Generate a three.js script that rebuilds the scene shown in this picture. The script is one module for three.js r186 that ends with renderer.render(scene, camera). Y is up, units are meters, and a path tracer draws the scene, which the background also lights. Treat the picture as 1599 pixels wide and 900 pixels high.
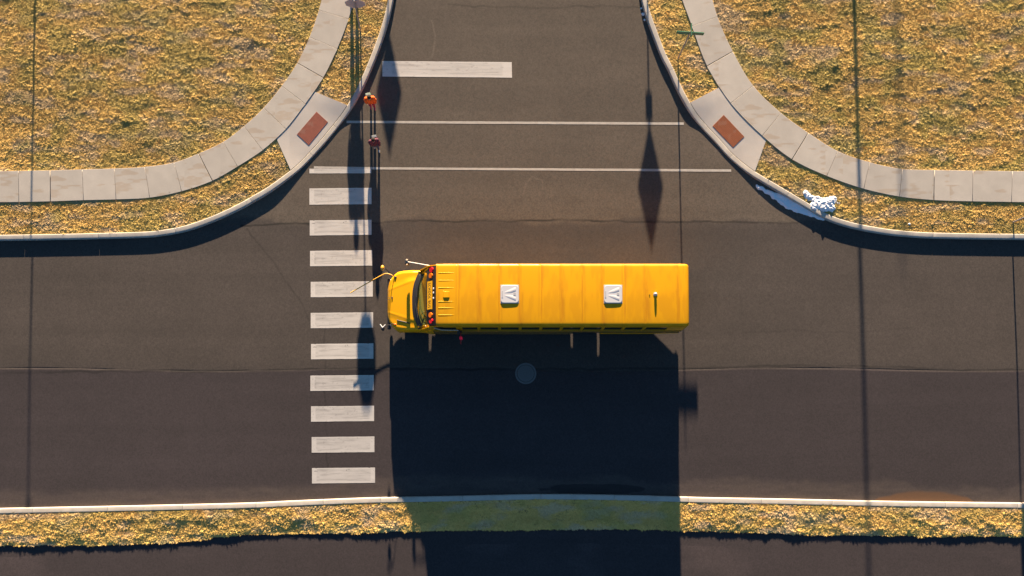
import * as THREE from 'three';
import { RoundedBoxGeometry } from 'three/addons/geometries/RoundedBoxGeometry.js';
import { mergeGeometries } from 'three/addons/utils/BufferGeometryUtils.js';
import { MarchingCubes } from 'three/addons/objects/MarchingCubes.js';

// ------------------------------------------------------------------ camera, sky, sun, exposure
const scene = new THREE.Scene();
const F = 1588, PPX = 785, PPY = 623, H = 42, TILT = 2.4 * Math.PI / 180;
const camera = new THREE.PerspectiveCamera(2 * Math.atan(PPY / F) * 180 / Math.PI, 16 / 9, 0.5, 2000);
camera.position.set(0, H, 0);
camera.up.set(0, 0, -1);
camera.lookAt(0, 0, -H * Math.tan(TILT));
camera.setViewOffset(2 * (1599 - PPX), 2 * PPY, 1599 - 2 * PPX, 0, 1599, 900);   // the photograph is a crop of a larger frame

const skyTex = (() => {           // clear winter sky: deep blue overhead, paler and warmer towards the horizon
  const w = 64, h = 32, d = new Float32Array(w * h * 4);
  for (let j = 0; j < h; j++) for (let i = 0; i < w; i++) {
    const el = ((j + 0.5) / h - 0.5) * Math.PI, k = Math.pow(1 - Math.max(0, Math.sin(el)), 4);
    const o = (j * w + i) * 4;
    d[o] = 0.019 + 0.02 * k; d[o + 1] = 0.046 + 0.018 * k; d[o + 2] = 0.09 + 0.004 * k; d[o + 3] = 1;
  }
  const t = new THREE.DataTexture(d, w, h, THREE.RGBAFormat, THREE.FloatType);
  t.mapping = THREE.EquirectangularReflectionMapping; t.magFilter = t.minFilter = THREE.LinearFilter; t.needsUpdate = true;
  return t;
})();
scene.background = skyTex; scene.environment = skyTex;

const SUN_EL = 10.8 * Math.PI / 180, SUN_AZ = 0.012;
const sun = new THREE.DirectionalLight(new THREE.Color(1, 0.775, 0.54), 5);
sun.position.set(-Math.sin(SUN_AZ) * Math.cos(SUN_EL) * 80, Math.sin(SUN_EL) * 80, -Math.cos(SUN_AZ) * Math.cos(SUN_EL) * 80 - 6);
sun.target.position.set(0, 0, -6);
sun.castShadow = true; sun.shadow.mapSize.set(4096, 4096); sun.shadow.bias = -0.0005;
Object.assign(sun.shadow.camera, { left: -34, right: 34, top: 30, bottom: -30, near: 1, far: 200 });
scene.add(sun, sun.target);

const renderer = new THREE.WebGLRenderer({ antialias: true });
renderer.toneMapping = THREE.LinearToneMapping;
renderer.toneMappingExposure = 4.7;
renderer.shadowMap.enabled = true;

// ------------------------------------------------------------------ helpers
let seed = 7;
const rnd = () => { seed = (seed * 1664525 + 1013904223) >>> 0; return seed / 4294967296; };
const rr = (a, b) => a + (b - a) * rnd();
const lerp = (a, b, t) => a + (b - a) * t, clamp = (x, a = 0, b = 1) => Math.min(b, Math.max(a, x));
const sstep = (a, b, x) => { const t = clamp((x - a) / (b - a)); return t * t * (3 - 2 * t); };
const hash = (x, y) => { let n = (Math.imul(x, 374761393) + Math.imul(y, 668265263)) | 0; n = Math.imul(n ^ (n >>> 13), 1274126177); return ((n ^ (n >>> 16)) >>> 0) / 4294967296; };
function vnoise(x, y, per = 0) {
  let xi = Math.floor(x), yi = Math.floor(y); const fx = x - xi, fy = y - yi, u = fx * fx * (3 - 2 * fx), v = fy * fy * (3 - 2 * fy);
  const m = (a) => per ? ((a % per) + per) % per : a;
  const a = hash(m(xi), m(yi)), b = hash(m(xi + 1), m(yi)), c = hash(m(xi), m(yi + 1)), d = hash(m(xi + 1), m(yi + 1));
  return a + (b - a) * u + (c - a) * v + (a - b - c + d) * u * v;
}
function fbm(x, y, o = 4, per = 0) { let s = 0, a = 0.5, t = 0; for (let i = 0; i < o; i++) { s += a * vnoise(x, y, per); t += a; a *= 0.5; x = x * 2 + (per ? 0 : 17.3); y = y * 2 + (per ? 0 : 9.1); per *= 2; } return s / t; }
// a point of the photograph at a known height, in metres
const cT = Math.cos(TILT), sT = Math.sin(TILT);
function at(px, py, h = 0) {
  const xr = (px - PPX) / F, yu = -(py - PPY) / F;
  const dy = yu * sT - cT, dz = -yu * cT - sT, t = (h - H) / dy;
  return new THREE.Vector3(xr * t, h, dz * t);
}
const toS = (c) => { c = clamp(c); return Math.round(255 * (c <= 0.0031308 ? 12.92 * c : 1.055 * Math.pow(c, 1 / 2.4) - 0.055)); };
function colourTex(w, h, fn, repeat = true) {
  const d = new Uint8Array(w * h * 4);
  for (let j = 0; j < h; j++) for (let i = 0; i < w; i++) { const c = fn(i, j), o = (j * w + i) * 4; d[o] = toS(c[0]); d[o + 1] = toS(c[1]); d[o + 2] = toS(c[2]); d[o + 3] = 255; }
  const t = new THREE.DataTexture(d, w, h); t.colorSpace = THREE.SRGBColorSpace; t.magFilter = THREE.LinearFilter; t.minFilter = THREE.LinearMipmapLinearFilter; t.generateMipmaps = true;
  if (repeat) t.wrapS = t.wrapT = THREE.RepeatWrapping; t.needsUpdate = true; return t;
}
function greyTex(w, h, fn) {
  const d = new Uint8Array(w * h * 4);
  for (let j = 0; j < h; j++) for (let i = 0; i < w; i++) { const v = Math.round(255 * clamp(fn(i, j))), o = (j * w + i) * 4; d[o] = d[o + 1] = d[o + 2] = v; d[o + 3] = 255; }
  const t = new THREE.DataTexture(d, w, h); t.wrapS = t.wrapT = THREE.RepeatWrapping; t.magFilter = THREE.LinearFilter; t.minFilter = THREE.LinearMipmapLinearFilter; t.generateMipmaps = true; t.needsUpdate = true; return t;
}
const rgb = (r, g, b) => new THREE.Color().setRGB(r, g, b);
const std = (r, g, b, rough = 0.8, o = {}) => new THREE.MeshStandardMaterial({ color: rgb(r, g, b), roughness: rough, ...o });
const names = new Map();
function numbered(n) { const k = names.get(n) ?? 0; names.set(n, k + 1); return k ? `${n}_${String(k).padStart(3, '0')}` : n; }
function tag(o, label, category, group, kind) { if (label) o.userData.label = label; if (category) o.userData.category = category; if (group) o.userData.group = group; if (kind) o.userData.kind = kind; return o; }
function mesh(name, geo, mat, parent = scene) {
  const m = new THREE.Mesh(geo, mat); m.name = parent === scene ? numbered(name) : name; m.castShadow = m.receiveShadow = true; parent.add(m); return m;
}
function thing(name, label, category, pos, turn = 0, group) {
  const g = new THREE.Group(); g.name = numbered(name); scene.add(g); if (pos) g.position.copy(pos); g.rotation.y = turn; return tag(g, label, category, group);
}
function structGroup(name, label) { const g = new THREE.Group(); g.name = numbered(name); g.userData.kind = 'structure'; if (label) g.userData.label = label; scene.add(g); return g; }
// a grid of points as a surface, uv in metres of x and z unless given
function gridGeo(nu, nv, fn, uvFn) {
  const p = [], uv = [], ix = [];
  for (let i = 0; i <= nu; i++) for (let j = 0; j <= nv; j++) {
    const q = fn(i / nu, j / nv); const a = q.isVector3 ? [q.x, q.y, q.z] : q; p.push(a[0], a[1], a[2]);
    const t = uvFn ? uvFn(i / nu, j / nv, a) : [a[0], -a[2]]; uv.push(t[0], t[1]);
  }
  for (let i = 0; i < nu; i++) for (let j = 0; j < nv; j++) { const a = i * (nv + 1) + j, b = a + 1, c = a + nv + 1, d = c + 1; ix.push(a, b, c, b, d, c); }
  const g = new THREE.BufferGeometry();
  g.setAttribute('position', new THREE.Float32BufferAttribute(p, 3)); g.setAttribute('uv', new THREE.Float32BufferAttribute(uv, 2)); g.setIndex(ix); g.computeVertexNormals(); return g;
}
const box = (w, h, d, x = 0, y = 0, z = 0) => new THREE.BoxGeometry(w, h, d).translate(x, y, z);
const rbox = (w, h, d, r, x = 0, y = 0, z = 0) => new RoundedBoxGeometry(w, h, d, 2, r).translate(x, y, z);
function bar(a, b, r, seg = 8, r2 = r) {
  const A = new THREE.Vector3(...(a.isVector3 ? a.toArray() : a)), B = new THREE.Vector3(...(b.isVector3 ? b.toArray() : b)), d = B.clone().sub(A);
  const g = new THREE.CylinderGeometry(r2, r, d.length(), seg); g.applyQuaternion(new THREE.Quaternion().setFromUnitVectors(new THREE.Vector3(0, 1, 0), d.clone().normalize()));
  const m = A.add(B).multiplyScalar(0.5); return g.translate(m.x, m.y, m.z);
}
const merge = (l) => mergeGeometries(l.map((g) => { const n = g.index ? g.toNonIndexed() : g; for (const k of Object.keys(n.attributes)) if (!['position', 'normal', 'uv'].includes(k)) n.deleteAttribute(k); return n; }));
class Path {                       // smooth line through photograph points
  constructor(pts, h) { this.c = new THREE.CatmullRomCurve3(pts.map((p) => p.isVector3 ? p : at(p[0], p[1], h)), false, 'centripetal'); this.c.arcLengthDivisions = 600; this.len = this.c.getLength(); }
  p(u) { return this.c.getPointAt(clamp(u)); }
  near(px, py, h) { const q = at(px, py, h); let b = 0, bd = 1e9; for (let i = 0; i <= 1500; i++) { const d = this.p(i / 1500).distanceToSquared(q); if (d < bd) { bd = d; b = i / 1500; } } return b; }
  n(u) { const t = this.c.getTangentAt(clamp(u)); return new THREE.Vector3(-t.z, 0, t.x); }
}

// ------------------------------------------------------------------ surface materials
const concreteTex = [0, 1, 2].map((k) => colourTex(256, 256, (i, j) => {
  const n = fbm(i / 256 * 6 + k * 31, j / 256 * 6, 4), f = hash(i + k * 999, j), s = fbm(i / 256 * 3 + 77 * k, j / 256 * 9 + 40, 3);
  const v = 0.37 * (0.9 + 0.2 * n) * (0.95 + 0.1 * f) * (k === 1 ? 1.05 : k === 2 ? 0.95 : 1), st = sstep(0.62, 0.75, s) * 0.16;
  return [v * (1 - st * 0.6), v * 0.92 * (1 - st), v * 0.81 * (1 - st * 1.4)];
}));
concreteTex.forEach((t) => t.repeat.set(0.45, 0.45));
const fineBump = greyTex(256, 256, (i, j) => 0.5 + 0.5 * (hash(i, j) - 0.5) + 0.5 * (fbm(i / 8, j / 8, 2, 32) - 0.5));
const bumpAt = (r) => { const t = fineBump.clone(); t.repeat.set(r, r); t.needsUpdate = true; return t; };
const concreteBump = bumpAt(1.2);
const concrete = concreteTex.map((t) => new THREE.MeshStandardMaterial({ map: t, roughness: 0.9, bumpMap: concreteBump, bumpScale: 0.0012 }));
const kerbTex = colourTex(256, 256, (i, j) => { const n = fbm(i / 256 * 8, j / 256 * 8, 4, 8), f = hash(i + 5, j); const v = 0.4 * (0.82 + 0.36 * n) * (0.93 + 0.14 * f); return [v, v * 0.92, v * 0.8]; });
kerbTex.repeat.set(0.5, 0.5);
const kerbMat = new THREE.MeshStandardMaterial({ map: kerbTex, roughness: 0.9, bumpMap: concreteBump, bumpScale: 0.0012 });
const rampConcrete = new THREE.MeshStandardMaterial({ roughness: 0.9, bumpMap: concreteBump, bumpScale: 0.001, map: (() => { const t = colourTex(256, 256, (i, j) => { const n = fbm(i / 256 * 5 + 3, j / 256 * 5, 4), v = 0.46 * (0.92 + 0.16 * n) * (0.95 + 0.1 * hash(i, j)); return [v, v * 0.91, v * 0.8]; }); t.repeat.set(0.45, 0.45); return t; })() });   // newer concrete, its colour lifted further to offset the shade of the slope
const soil = std(0.05, 0.036, 0.022, 1);

// ------------------------------------------------------------------ ground and road
const plain = tag(mesh('ground', new THREE.PlaneGeometry(900, 900).rotateX(-Math.PI / 2).translate(0, -0.25, 0), std(0.13, 0.09, 0.035, 1)), 'dry winter grassland stretching away beyond the junction', null, null, 'structure');

const RX0 = -34, RX1 = 34, RZ0 = -32, RZ1 = 16;
const medPts = [[-200, 799], [-90, 796.5], [0, 794], [200, 790], [400, 785], [450, 782.5], [575, 777.5], [662, 775.6], [700, 775], [850, 772], [1000, 774], [1100, 777], [1200, 778.8], [1400, 783], [1599, 785.5], [1700, 787], [1820, 789]];
const medLine = medPts.map((p) => at(p[0], p[1], 0));
const medZ = (x) => { for (let i = 1; i < medLine.length; i++) if (x < medLine[i].x || i === medLine.length - 1) { const a = medLine[i - 1], b = medLine[i]; return lerp(a.z, b.z, clamp((x - a.x) / (b.x - a.x))); } };
const cracks = [
  { w: 0.022, k: 0.55, p: [[375, 352], [430, 349], [520, 350], [640, 344], [760, 345], [880, 344], [1000, 346], [1120, 347], [1245, 348]] },
  { w: 0.018, k: 0.3, p: [[385, 356], [400, 378], [425, 405], [445, 440], [470, 470], [482, 500]] },
  { w: 0.03, k: 0.4, p: [[-200, 584], [0, 583], [120, 580], [300, 579], [480, 577], [600, 576], [760, 577], [1060, 575], [1200, 570], [1340, 572], [1480, 577], [1599, 578], [1800, 580]] },
  { w: 0.016, k: 0.35, p: [[493, 500], [506, 506], [506, 545], [508, 560], [506, 600], [509, 640], [510, 700], [511, 757]] },
  { w: 0.02, k: 0.3, p: [[700, 6], [760, 10], [830, 12], [900, 9], [1000, 10]] },
  { w: 0.014, k: -0.35, p: [[674, 30], [679, 55], [674, 90]] },
  { w: 0.014, k: -0.25, p: [[818, 302], [820, 285], [832, 274], [845, 281], [846, 295]] },
  { w: 0.012, k: 0.3, p: [[1040, 80], [1120, 80.5]] },
  { w: 0.014, k: 0.2, p: [[1160, 520], [1240, 515], [1330, 520], [1420, 512]] },
];
const crackSegs = [];
for (const c of cracks) { const pts = c.p.map((p) => at(p[0], p[1])); for (let i = 1; i < pts.length; i++) crackSegs.push({ ...c, a: pts[i - 1], b: pts[i] }); }
const seamZ = (x) => at(0, 578).z + 0.06 * Math.sin(x * 0.4);
const crownN = at(0, 373).z, CROWN = 0.06, slabZ = (x) => at(0, 345).z + 0.08 * Math.sin(x * 0.7);   // the main road is cambered: it peaks at the centre seam
function roadY(x, z) { const c = seamZ(x), m = medZ(x); return z < crownN || z > m ? 0 : z < c ? CROWN * (z - crownN) / (c - crownN) : CROWN * (m - z) / (m - c); }
function atRoad(px, py, lift = 0) { let p = at(px, py, 0); p = at(px, py, roadY(p.x, p.z) + lift); p.y = roadY(p.x, p.z) + lift; return p; }
const dirtC = at(1445, 776), slickC = at(930, 764);
const TW = 2048, TH = 1446;
const roadTex = (() => {
  const lum = new Float32Array(TW * TH).fill(1);
  const sx = TW / (RX1 - RX0), sz = TH / (RZ1 - RZ0);
  for (const s of crackSegs) {
    const x0 = Math.floor((Math.min(s.a.x, s.b.x) - 0.3 - RX0) * sx), x1 = Math.ceil((Math.max(s.a.x, s.b.x) + 0.3 - RX0) * sx), z0 = Math.floor((Math.min(s.a.z, s.b.z) - 0.3 - RZ0) * sz), z1 = Math.ceil((Math.max(s.a.z, s.b.z) + 0.3 - RZ0) * sz);
    for (let j = Math.max(0, z0); j <= Math.min(TH - 1, z1); j++) for (let i = Math.max(0, x0); i <= Math.min(TW - 1, x1); i++) {
      const x = RX0 + i / sx + 0.12 * (fbm(i * 0.07, j * 0.07, 3) - 0.5), z = RZ0 + j / sz + 0.16 * (fbm(i * 0.06 + 50, j * 0.06, 3) - 0.5);
      const dx = s.b.x - s.a.x, dz = s.b.z - s.a.z, t = clamp(((x - s.a.x) * dx + (z - s.a.z) * dz) / (dx * dx + dz * dz));
      const d = Math.hypot(x - s.a.x - dx * t, z - s.a.z - dz * t), k = 1 - s.k * (1 - sstep(s.w, s.w + 0.03, d)) * (0.5 + vnoise(i * 0.05, j * 0.05));
      lum[j * TW + i] = s.k > 0 ? Math.min(lum[j * TW + i], k) : Math.max(lum[j * TW + i], k);
    }
  }
  return colourTex(TW, TH, (i, j) => {
    const jj = TH - 1 - j, x = RX0 + (i + 0.5) / sx, z = RZ0 + (jj + 0.5) / sz;
    const big = fbm(x * 0.16 + 3, z * 0.22 + 8, 3), mid = fbm(x * 1.1, z * 1.1 + 30, 3), lane = fbm(x * 0.12 + 60, z * 2.2, 3), gr = hash(i, jj), g2 = vnoise(i * 0.45, jj * 0.45);
    let v = 0.06 * (0.84 + 0.32 * big) * (0.9 + 0.2 * mid) * (0.88 + 0.24 * lane) * (0.68 + 0.46 * gr + 0.18 * g2);
    let r = v * 1.2, g = v * 0.955, b = v * 0.74;
    const main = sstep(-0.15, 0.15, z - slabZ(x) + 0.5 * (mid - 0.5)) ; r *= lerp(1, 0.58, main); g *= lerp(1, 0.585, main); b *= lerp(1, 0.66, main);   // the main road is a darker mix than the side street
    const south = sstep(-0.04, 0.04, z - seamZ(x) + 0.1 * (mid - 0.5));            // bluer pour south of the seam, colour also darkened for its tilt from the sun
    r *= lerp(1, 0.72, south); g *= lerp(1, 0.68, south); b *= lerp(1, 0.84, south);
    const mz = medZ(x), dk = mz - z;
    if (dk > -0.3 && dk < 2) {                                                      // grit washed along the gutter
      const e = 0.75 + 0.7 * (fbm(x * 0.5, 3.3, 3) - 0.5) + 0.2 * (fbm(x * 4, z * 6, 3) - 0.5), m = (1 - sstep(e - 0.25, e + 0.12, dk)) * (0.25 + 0.75 * fbm(x * 1.5, z * 7, 3));
      r += m * 0.032; g += m * 0.024; b += m * 0.016;
      const dd = ((x - dirtC.x) / 2.1) ** 2 + 0.4 * (fbm(x * 2, z * 4, 3) - 0.5), dm = (1 - sstep(0.3 * (1 - clamp(dd)) + 0.02, 0.45 * (1 - clamp(dd)) + 0.06, dk)) * (dd < 1 ? 1 : 0);
      r = lerp(r, 0.105, dm * 0.8); g = lerp(g, 0.05, dm * 0.8); b = lerp(b, 0.02, dm * 0.8);
      const sd = ((x - slickC.x) / 2.3) ** 2 + ((z - slickC.z) / 0.22) ** 2 + 0.7 * (fbm(x * 2, z * 5 + 9, 3) - 0.5);
      const sm = 1 - sstep(0.75, 1, sd); r *= 1 - 0.6 * sm; g *= 1 - 0.6 * sm; b *= 1 - 0.55 * sm;
    }
    if (dk < -2) { const m = fbm(x * 0.35 + 5, z * 0.8, 4); const a = sstep(0.45, 0.7, m); r *= 1 + 0.4 * a; g *= 1 + 0.38 * a; b *= 1 + 0.33 * a; }   // worn, dusty carriageway beyond the median
    const L = lum[jj * TW + i]; return [r * L, g * L, b * L];
  }, false);
})();
const roadRows = [(x) => [RZ0, 0], (x) => [crownN - 0.01, 0]];
for (let k = 1; k < 14; k++) roadRows.push((x) => { const z = lerp(crownN, seamZ(x) - 0.07, k / 14); return [z, roadY(x, z)]; });
for (const [dz, dy] of [[-0.06, 0], [-0.035, -0.006], [-0.02, -0.006], [0.03, 0.004], [0.07, 0.002]]) roadRows.push((x) => { const z = seamZ(x) + dz; return [z, roadY(x, z) + dy * (0.4 + 1.2 * vnoise(x * 0.9, 3))]; });   // open joint with a raised lip
for (let k = 1; k < 14; k++) roadRows.push((x) => { const z = lerp(seamZ(x) + 0.07, medZ(x) + 0.02, k / 14); return [z, roadY(x, z)]; });
roadRows.push((x) => [medZ(x) + 0.05, 0], (x) => [RZ1, 0]);
const roadGeo = gridGeo(170, roadRows.length - 1, (u, v) => { const x = lerp(RX0, RX1, u), q = roadRows[Math.round(v * (roadRows.length - 1))](x); return [x, q[1], q[0]]; }, (u, v, q) => [(q[0] - RX0) / (RX1 - RX0), 1 - (q[2] - RZ0) / (RZ1 - RZ0)]);
const roadBump = greyTex(512, 512, (i, j) => 0.35 * hash(i, j) + 0.65 * vnoise(i * 0.5, j * 0.5, 256)); roadBump.repeat.set(40, 28);
const road = tag(mesh('road', roadGeo, new THREE.MeshStandardMaterial({ map: roadTex, roughness: 0.92, bumpMap: roadBump, bumpScale: 0.0025 })), 'dark asphalt junction of a main road and a side street', null, null, 'structure');

// ------------------------------------------------------------------ painted markings (parts of the road)
const paintMat = [0, 1, 2, 3].map((k) => new THREE.MeshStandardMaterial({ roughness: 0.75, bumpMap: concreteBump, bumpScale: 0.001, map: colourTex(256, 64, (i, j) => {
  const u = i / 256, v = j / 64, n = fbm(u * 7 + k * 20, v * 5 + k * 7, 4), st = fbm(u * 5 + k * 9, v * 13 + k * 5, 4), f = hash(i + k * 300, j);
  let w = 0.47 * (0.88 + 0.2 * n) * (0.94 + 0.12 * f);
  const inn = sstep(0.06, 0.085, u) * sstep(0.06, 0.085, 1 - u) * sstep(0.1, 0.16, v) * sstep(0.06, 0.1, 1 - v);   // the older, worn coat inside the repainted border
  w *= 1 - inn * (0.1 + 0.2 * sstep(0.42, 0.75, st));
  const chip = sstep(0.7, 0.76, fbm(u * 26 + k * 40, v * 9, 3)) * (k === 1 ? sstep(0.62, 0.8, v) : 0.25); w = lerp(w, 0.1, chip);
  return [w, w * 0.945, w * 0.88];
}, false) }));
function quad(name, pts, mat, parent, y = 0.004) {
  const [a, b, c, d] = pts.map((p) => atRoad(p[0], p[1], y + 0.001)), n = 24;
  const wob = (u, k) => 0.012 * (fbm(u * 14 + k, k * 3.7, 3) - 0.5);
  const g = gridGeo(n, 4, (u, v) => { const p = a.clone().lerp(b, u).lerp(d.clone().lerp(c, u), v); p.z += v === 0 ? wob(u, pts[0][1]) : v === 1 ? wob(u, pts[2][1] + 5) : 0; return p; }, (u, v) => [u, 1 - v]);
  return mesh(name, g, mat, parent);
}
const bars = [[483, 294, 580, 319.5], [483.5, 344, 580, 367.5], [484, 391.5, 581, 415.5], [485, 440, 582, 464], [485, 488.5, 582.5, 512.5], [485.5, 537, 583, 561], [484.5, 586.5, 583.5, 610.5], [485.5, 634.5, 584, 658.5], [486.5, 682.5, 584.5, 707], [487, 731, 585.5, 755]];
quad('crosswalk_bar', [[483, 263.5], [579.6, 263.3], [579.6, 270.6], [483, 271]], paintMat[0], road).userData.label = 'narrow first bar of the crosswalk touching the thin cross line';
bars.forEach((b, i) => quad('crosswalk_bar', [[b[0], b[1] + 0.4], [b[2], b[1] - 0.6], [b[2], b[3] - 0.6], [b[0], b[3] + 0.4]], paintMat[[0, 1, 2, 3][i % 4]], road));
const stopMat = paintMat[3];
quad('stop_line', [[597, 95.3], [799, 97], [799.6, 121.3], [597, 119.5]], stopMat, road).userData.label = 'wide white stop line across the southbound lane';
const thinMat = new THREE.MeshStandardMaterial({ roughness: 0.8, map: colourTex(1024, 8, (i, j) => { const w = 0.36 * (0.75 + 0.4 * fbm(i / 9, j / 3, 3)) * (0.9 + 0.2 * hash(i, j)); return [w, w * 0.92, w * 0.82]; }, false) });
quad('crosswalk_line', [[541, 188.6], [1068, 191.2], [1068, 195.2], [541, 192.2]], thinMat, road);
quad('crosswalk_line', [[490, 259.8], [579.8, 261], [579.8, 263.2], [490, 263.1]], thinMat, road);
quad('crosswalk_line', [[579.9, 261.2], [1142, 264.6], [1142, 268.4], [579.9, 264.6]], thinMat, road);

// manhole
{
  const c = atRoad(821, 583.5, 0), t = thing('manhole_cover', 'round grey iron manhole cover in the road inside the shadow of the bus', 'manhole cover', c);
  const iron = std(0.1, 0.1, 0.1, 0.75, { bumpMap: bumpAt(2), bumpScale: 0.002 });
  mesh('frame_ring', new THREE.LatheGeometry([[0.36, 0.002], [0.365, 0.012], [0.43, 0.012], [0.44, 0.001]].map((p) => new THREE.Vector2(...p)), 48), iron, t);
  mesh('lid', new THREE.LatheGeometry([[0.0001, 0.012], [0.33, 0.012], [0.345, 0.006], [0.346, 0.001]].map((p) => new THREE.Vector2(...p)), 48), iron, t);
  const ribs = []; for (let i = -5; i <= 5; i++) for (let j = -5; j <= 5; j++) if (i * i + j * j < 26) ribs.push(box(0.03, 0.006, 0.03, i * 0.055, 0.015, j * 0.055));
  mesh('grip_studs', merge(ribs), iron, t).userData.kind = 'stuff';
}

// ------------------------------------------------------------------ kerbs
const KH = 0.152;
const leftKerb = new Path([[-260, 377], [-120, 376], [0, 375.4], [100, 373.8], [153, 372.6], [220, 370.7], [244, 369], [289, 361], [333, 345.8], [378, 325], [400, 312.5], [422, 299.5], [444, 283.5], [467, 264.6], [488, 243], [506.7, 222.5], [526, 199], [542, 178.6], [556, 157.5], [569, 132], [580, 107], [595.6, 67], [606.5, 33], [614, 0], [621, -45], [625, -110], [627, -220], [628, -420]], KH);
const rightKerb = new Path([[1860, 377], [1720, 375.5], [1598, 374], [1517, 373], [1458, 371.8], [1439, 371], [1401, 368], [1363, 362.6], [1325.5, 354.7], [1293, 343.7], [1265, 328.5], [1235.6, 311.2], [1204, 292.4], [1169, 270], [1139, 244.8], [1118, 221.5], [1099, 201.5], [1079, 177.5], [1065.6, 155.6], [1054, 133], [1044.4, 111], [1033, 89], [1024, 66.7], [1015.6, 44], [1007.8, 22], [1002, 0], [996, -40], [992, -110], [990, -220], [989, -420]], KH);
const medKerb = new Path(medPts, KH);
const KP = [[-0.002, -0.03], [0.012, 0.1], [0.022, 0.138], [0.05, 0.152], [0.2, 0.156], [0.222, 0.15], [0.228, -0.03]];
function buildKerb(path, side, joints, dip, name, label) {      // dip(u) gives the height factor
  const g = structGroup(name, label), us = [...joints].sort((a, b) => a - b);
  for (let k = 0; k < us.length - 1; k++) {
    const gap = 0.005 / path.len, a = us[k] + gap, b = us[k + 1] - gap, n = Math.max(3, Math.ceil((b - a) * path.len / 0.25));
    const pt = (u, j) => { const p = path.p(u), nn = path.n(u).multiplyScalar(side), f = dip(u), q = KP[j]; return [p.x + nn.x * q[0], q[1] > 0 ? q[1] * f + 0.0 : q[1], p.z + nn.z * q[0]]; };
    const body = gridGeo(n, KP.length - 1, (s, v) => pt(lerp(a, b, s), Math.round(v * (KP.length - 1))), (s, v, q) => [q[0] + k * 0.7, q[2] + v * 0.3]);
    const caps = [a, b].map((u) => { const gg = new THREE.BufferGeometry(), P = KP.map((_, j) => pt(u, j)), ps = [], uv = []; for (let j = 1; j < KP.length - 1; j++) { ps.push(...P[0], ...P[j], ...P[j + 1]); uv.push(0, 0, 0.1, 0, 0.1, 0.1); } gg.setAttribute('position', new THREE.Float32BufferAttribute(ps, 3)); gg.setAttribute('uv', new THREE.Float32BufferAttribute(uv, 2)); gg.computeVertexNormals(); return gg; });
    mesh('kerb_stone', merge([body, ...caps]), kerbMat, g);
  }
  return g;
}
function dipFn(path, u0, u1, l0, l1) { return (u) => { const a = (u0 - u) * path.len / l0, b = (u - u1) * path.len / l1; return u < u0 ? lerp(0.34, 1, sstep(0, 1, a)) : u > u1 ? lerp(0.34, 1, sstep(0, 1, b)) : 0.34; }; }
const lk = [[486.7, 241], [524, 197]].map((p) => leftKerb.near(p[0], p[1], KH)), rk = [[1141, 244], [1101, 201.5]].map((p) => rightKerb.near(p[0], p[1], KH));
const leftDip = dipFn(leftKerb, lk[0], lk[1], 2.4, 1.6), rightDip = dipFn(rightKerb, rk[0], rk[1], 2.6, 1.6);
const jn = (path, list) => list.map((p) => path.near(p[0], p[1], KH));
buildKerb(leftKerb, -1, [0, ...jn(leftKerb, [[-80, 376], [36, 375], [153, 372.6], [274, 365], [393, 316], [580, 107], [614, 0]]), ...lk, 0.9, 1], leftDip, 'kerb', 'curved concrete kerb round the left corner');
buildKerb(rightKerb, 1, [0, ...jn(rightKerb, [[1700, 375], [1583, 374], [1458, 371.8], [1345, 359], [1229, 307], [1044, 110], [1007, 20]]), ...rk, 0.9, 1], rightDip, 'kerb', 'curved concrete kerb round the right corner');
buildKerb(medKerb, 1, [0, ...jn(medKerb, [[-60, 796], [50, 793], [168, 791], [285, 788], [400, 785], [504, 780], [595, 777], [722, 774.5], [845, 772], [960, 773], [1075, 776], [1190, 778.6], [1300, 781], [1477, 784], [1590, 785.5], [1700, 787]]), 1], () => 1, 'kerb', 'long pale concrete kerb along the grass median');

// ------------------------------------------------------------------ sidewalks
const SWY = 0.165;
const leftJ = [[[-190, 268.5], [-190, 317.5]], [[-134, 268.4], [-134, 317.2]], [[-78, 268.2], [-78, 316.8]], [[-24, 267.6], [-23, 316.2]], [[28, 267], [29, 315.6]], [[78, 266.2], [78.3, 314.6]], [[128, 264.8], [129.6, 312.8]], [[178, 263.3], [181, 311.5]], [[225.4, 260.8], [233.5, 308.8]], [[271.5, 254], [283.4, 298.8]], [[310, 239.8], [331, 282.6]], [[348.4, 221.6], [371, 260]], [[381, 197], [410, 234.4]], [[411.5, 168.5], [446, 201.5]], [[440, 134.2], [476.7, 162]], [[464, 98.5], [504.3, 121.6]], [[483.3, 57.6], [526.3, 76.4]], [[497.8, 15.6], [544, 29.8]], [[508, -28], [556.5, -16]], [[515, -75], [564, -66]], [[520, -125], [570, -118]], [[523, -180], [573, -175]], [[525, -240], [575, -238]], [[526, -300], [576, -300]]];
const rightJ = [[[1790, 269.5], [1790, 317.5]], [[1740, 269], [1740, 317.2]], [[1690, 268.7], [1690, 316.8]], [[1642, 268.2], [1640.5, 316.4]], [[1581.5, 267.4], [1580, 315.6]], [[1520, 266.6], [1519, 314.6]], [[1459.5, 265.6], [1459, 312.6]], [[1409.6, 264], [1405, 307]], [[1358.6, 253.5], [1349, 294.8]], [[1308.5, 236.2], [1291.5, 274.8]], [[1262.4, 207.6], [1237, 248.8]], [[1220, 176.6], [1190.6, 212]], [[1176.4, 134], [1141.5, 161.4]], [[1144.6, 80.6], [1104.4, 103.2]], [[1120.5, 26.4], [1080.6, 40.4]], [[1106, -30], [1060, -18]], [[1098, -78], [1050, -70]], [[1093, -128], [1044, -123]], [[1090, -180], [1041, -178]], [[1089, -240], [1040, -240]], [[1088, -300], [1039, -300]]];
const swEdges = {};
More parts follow.
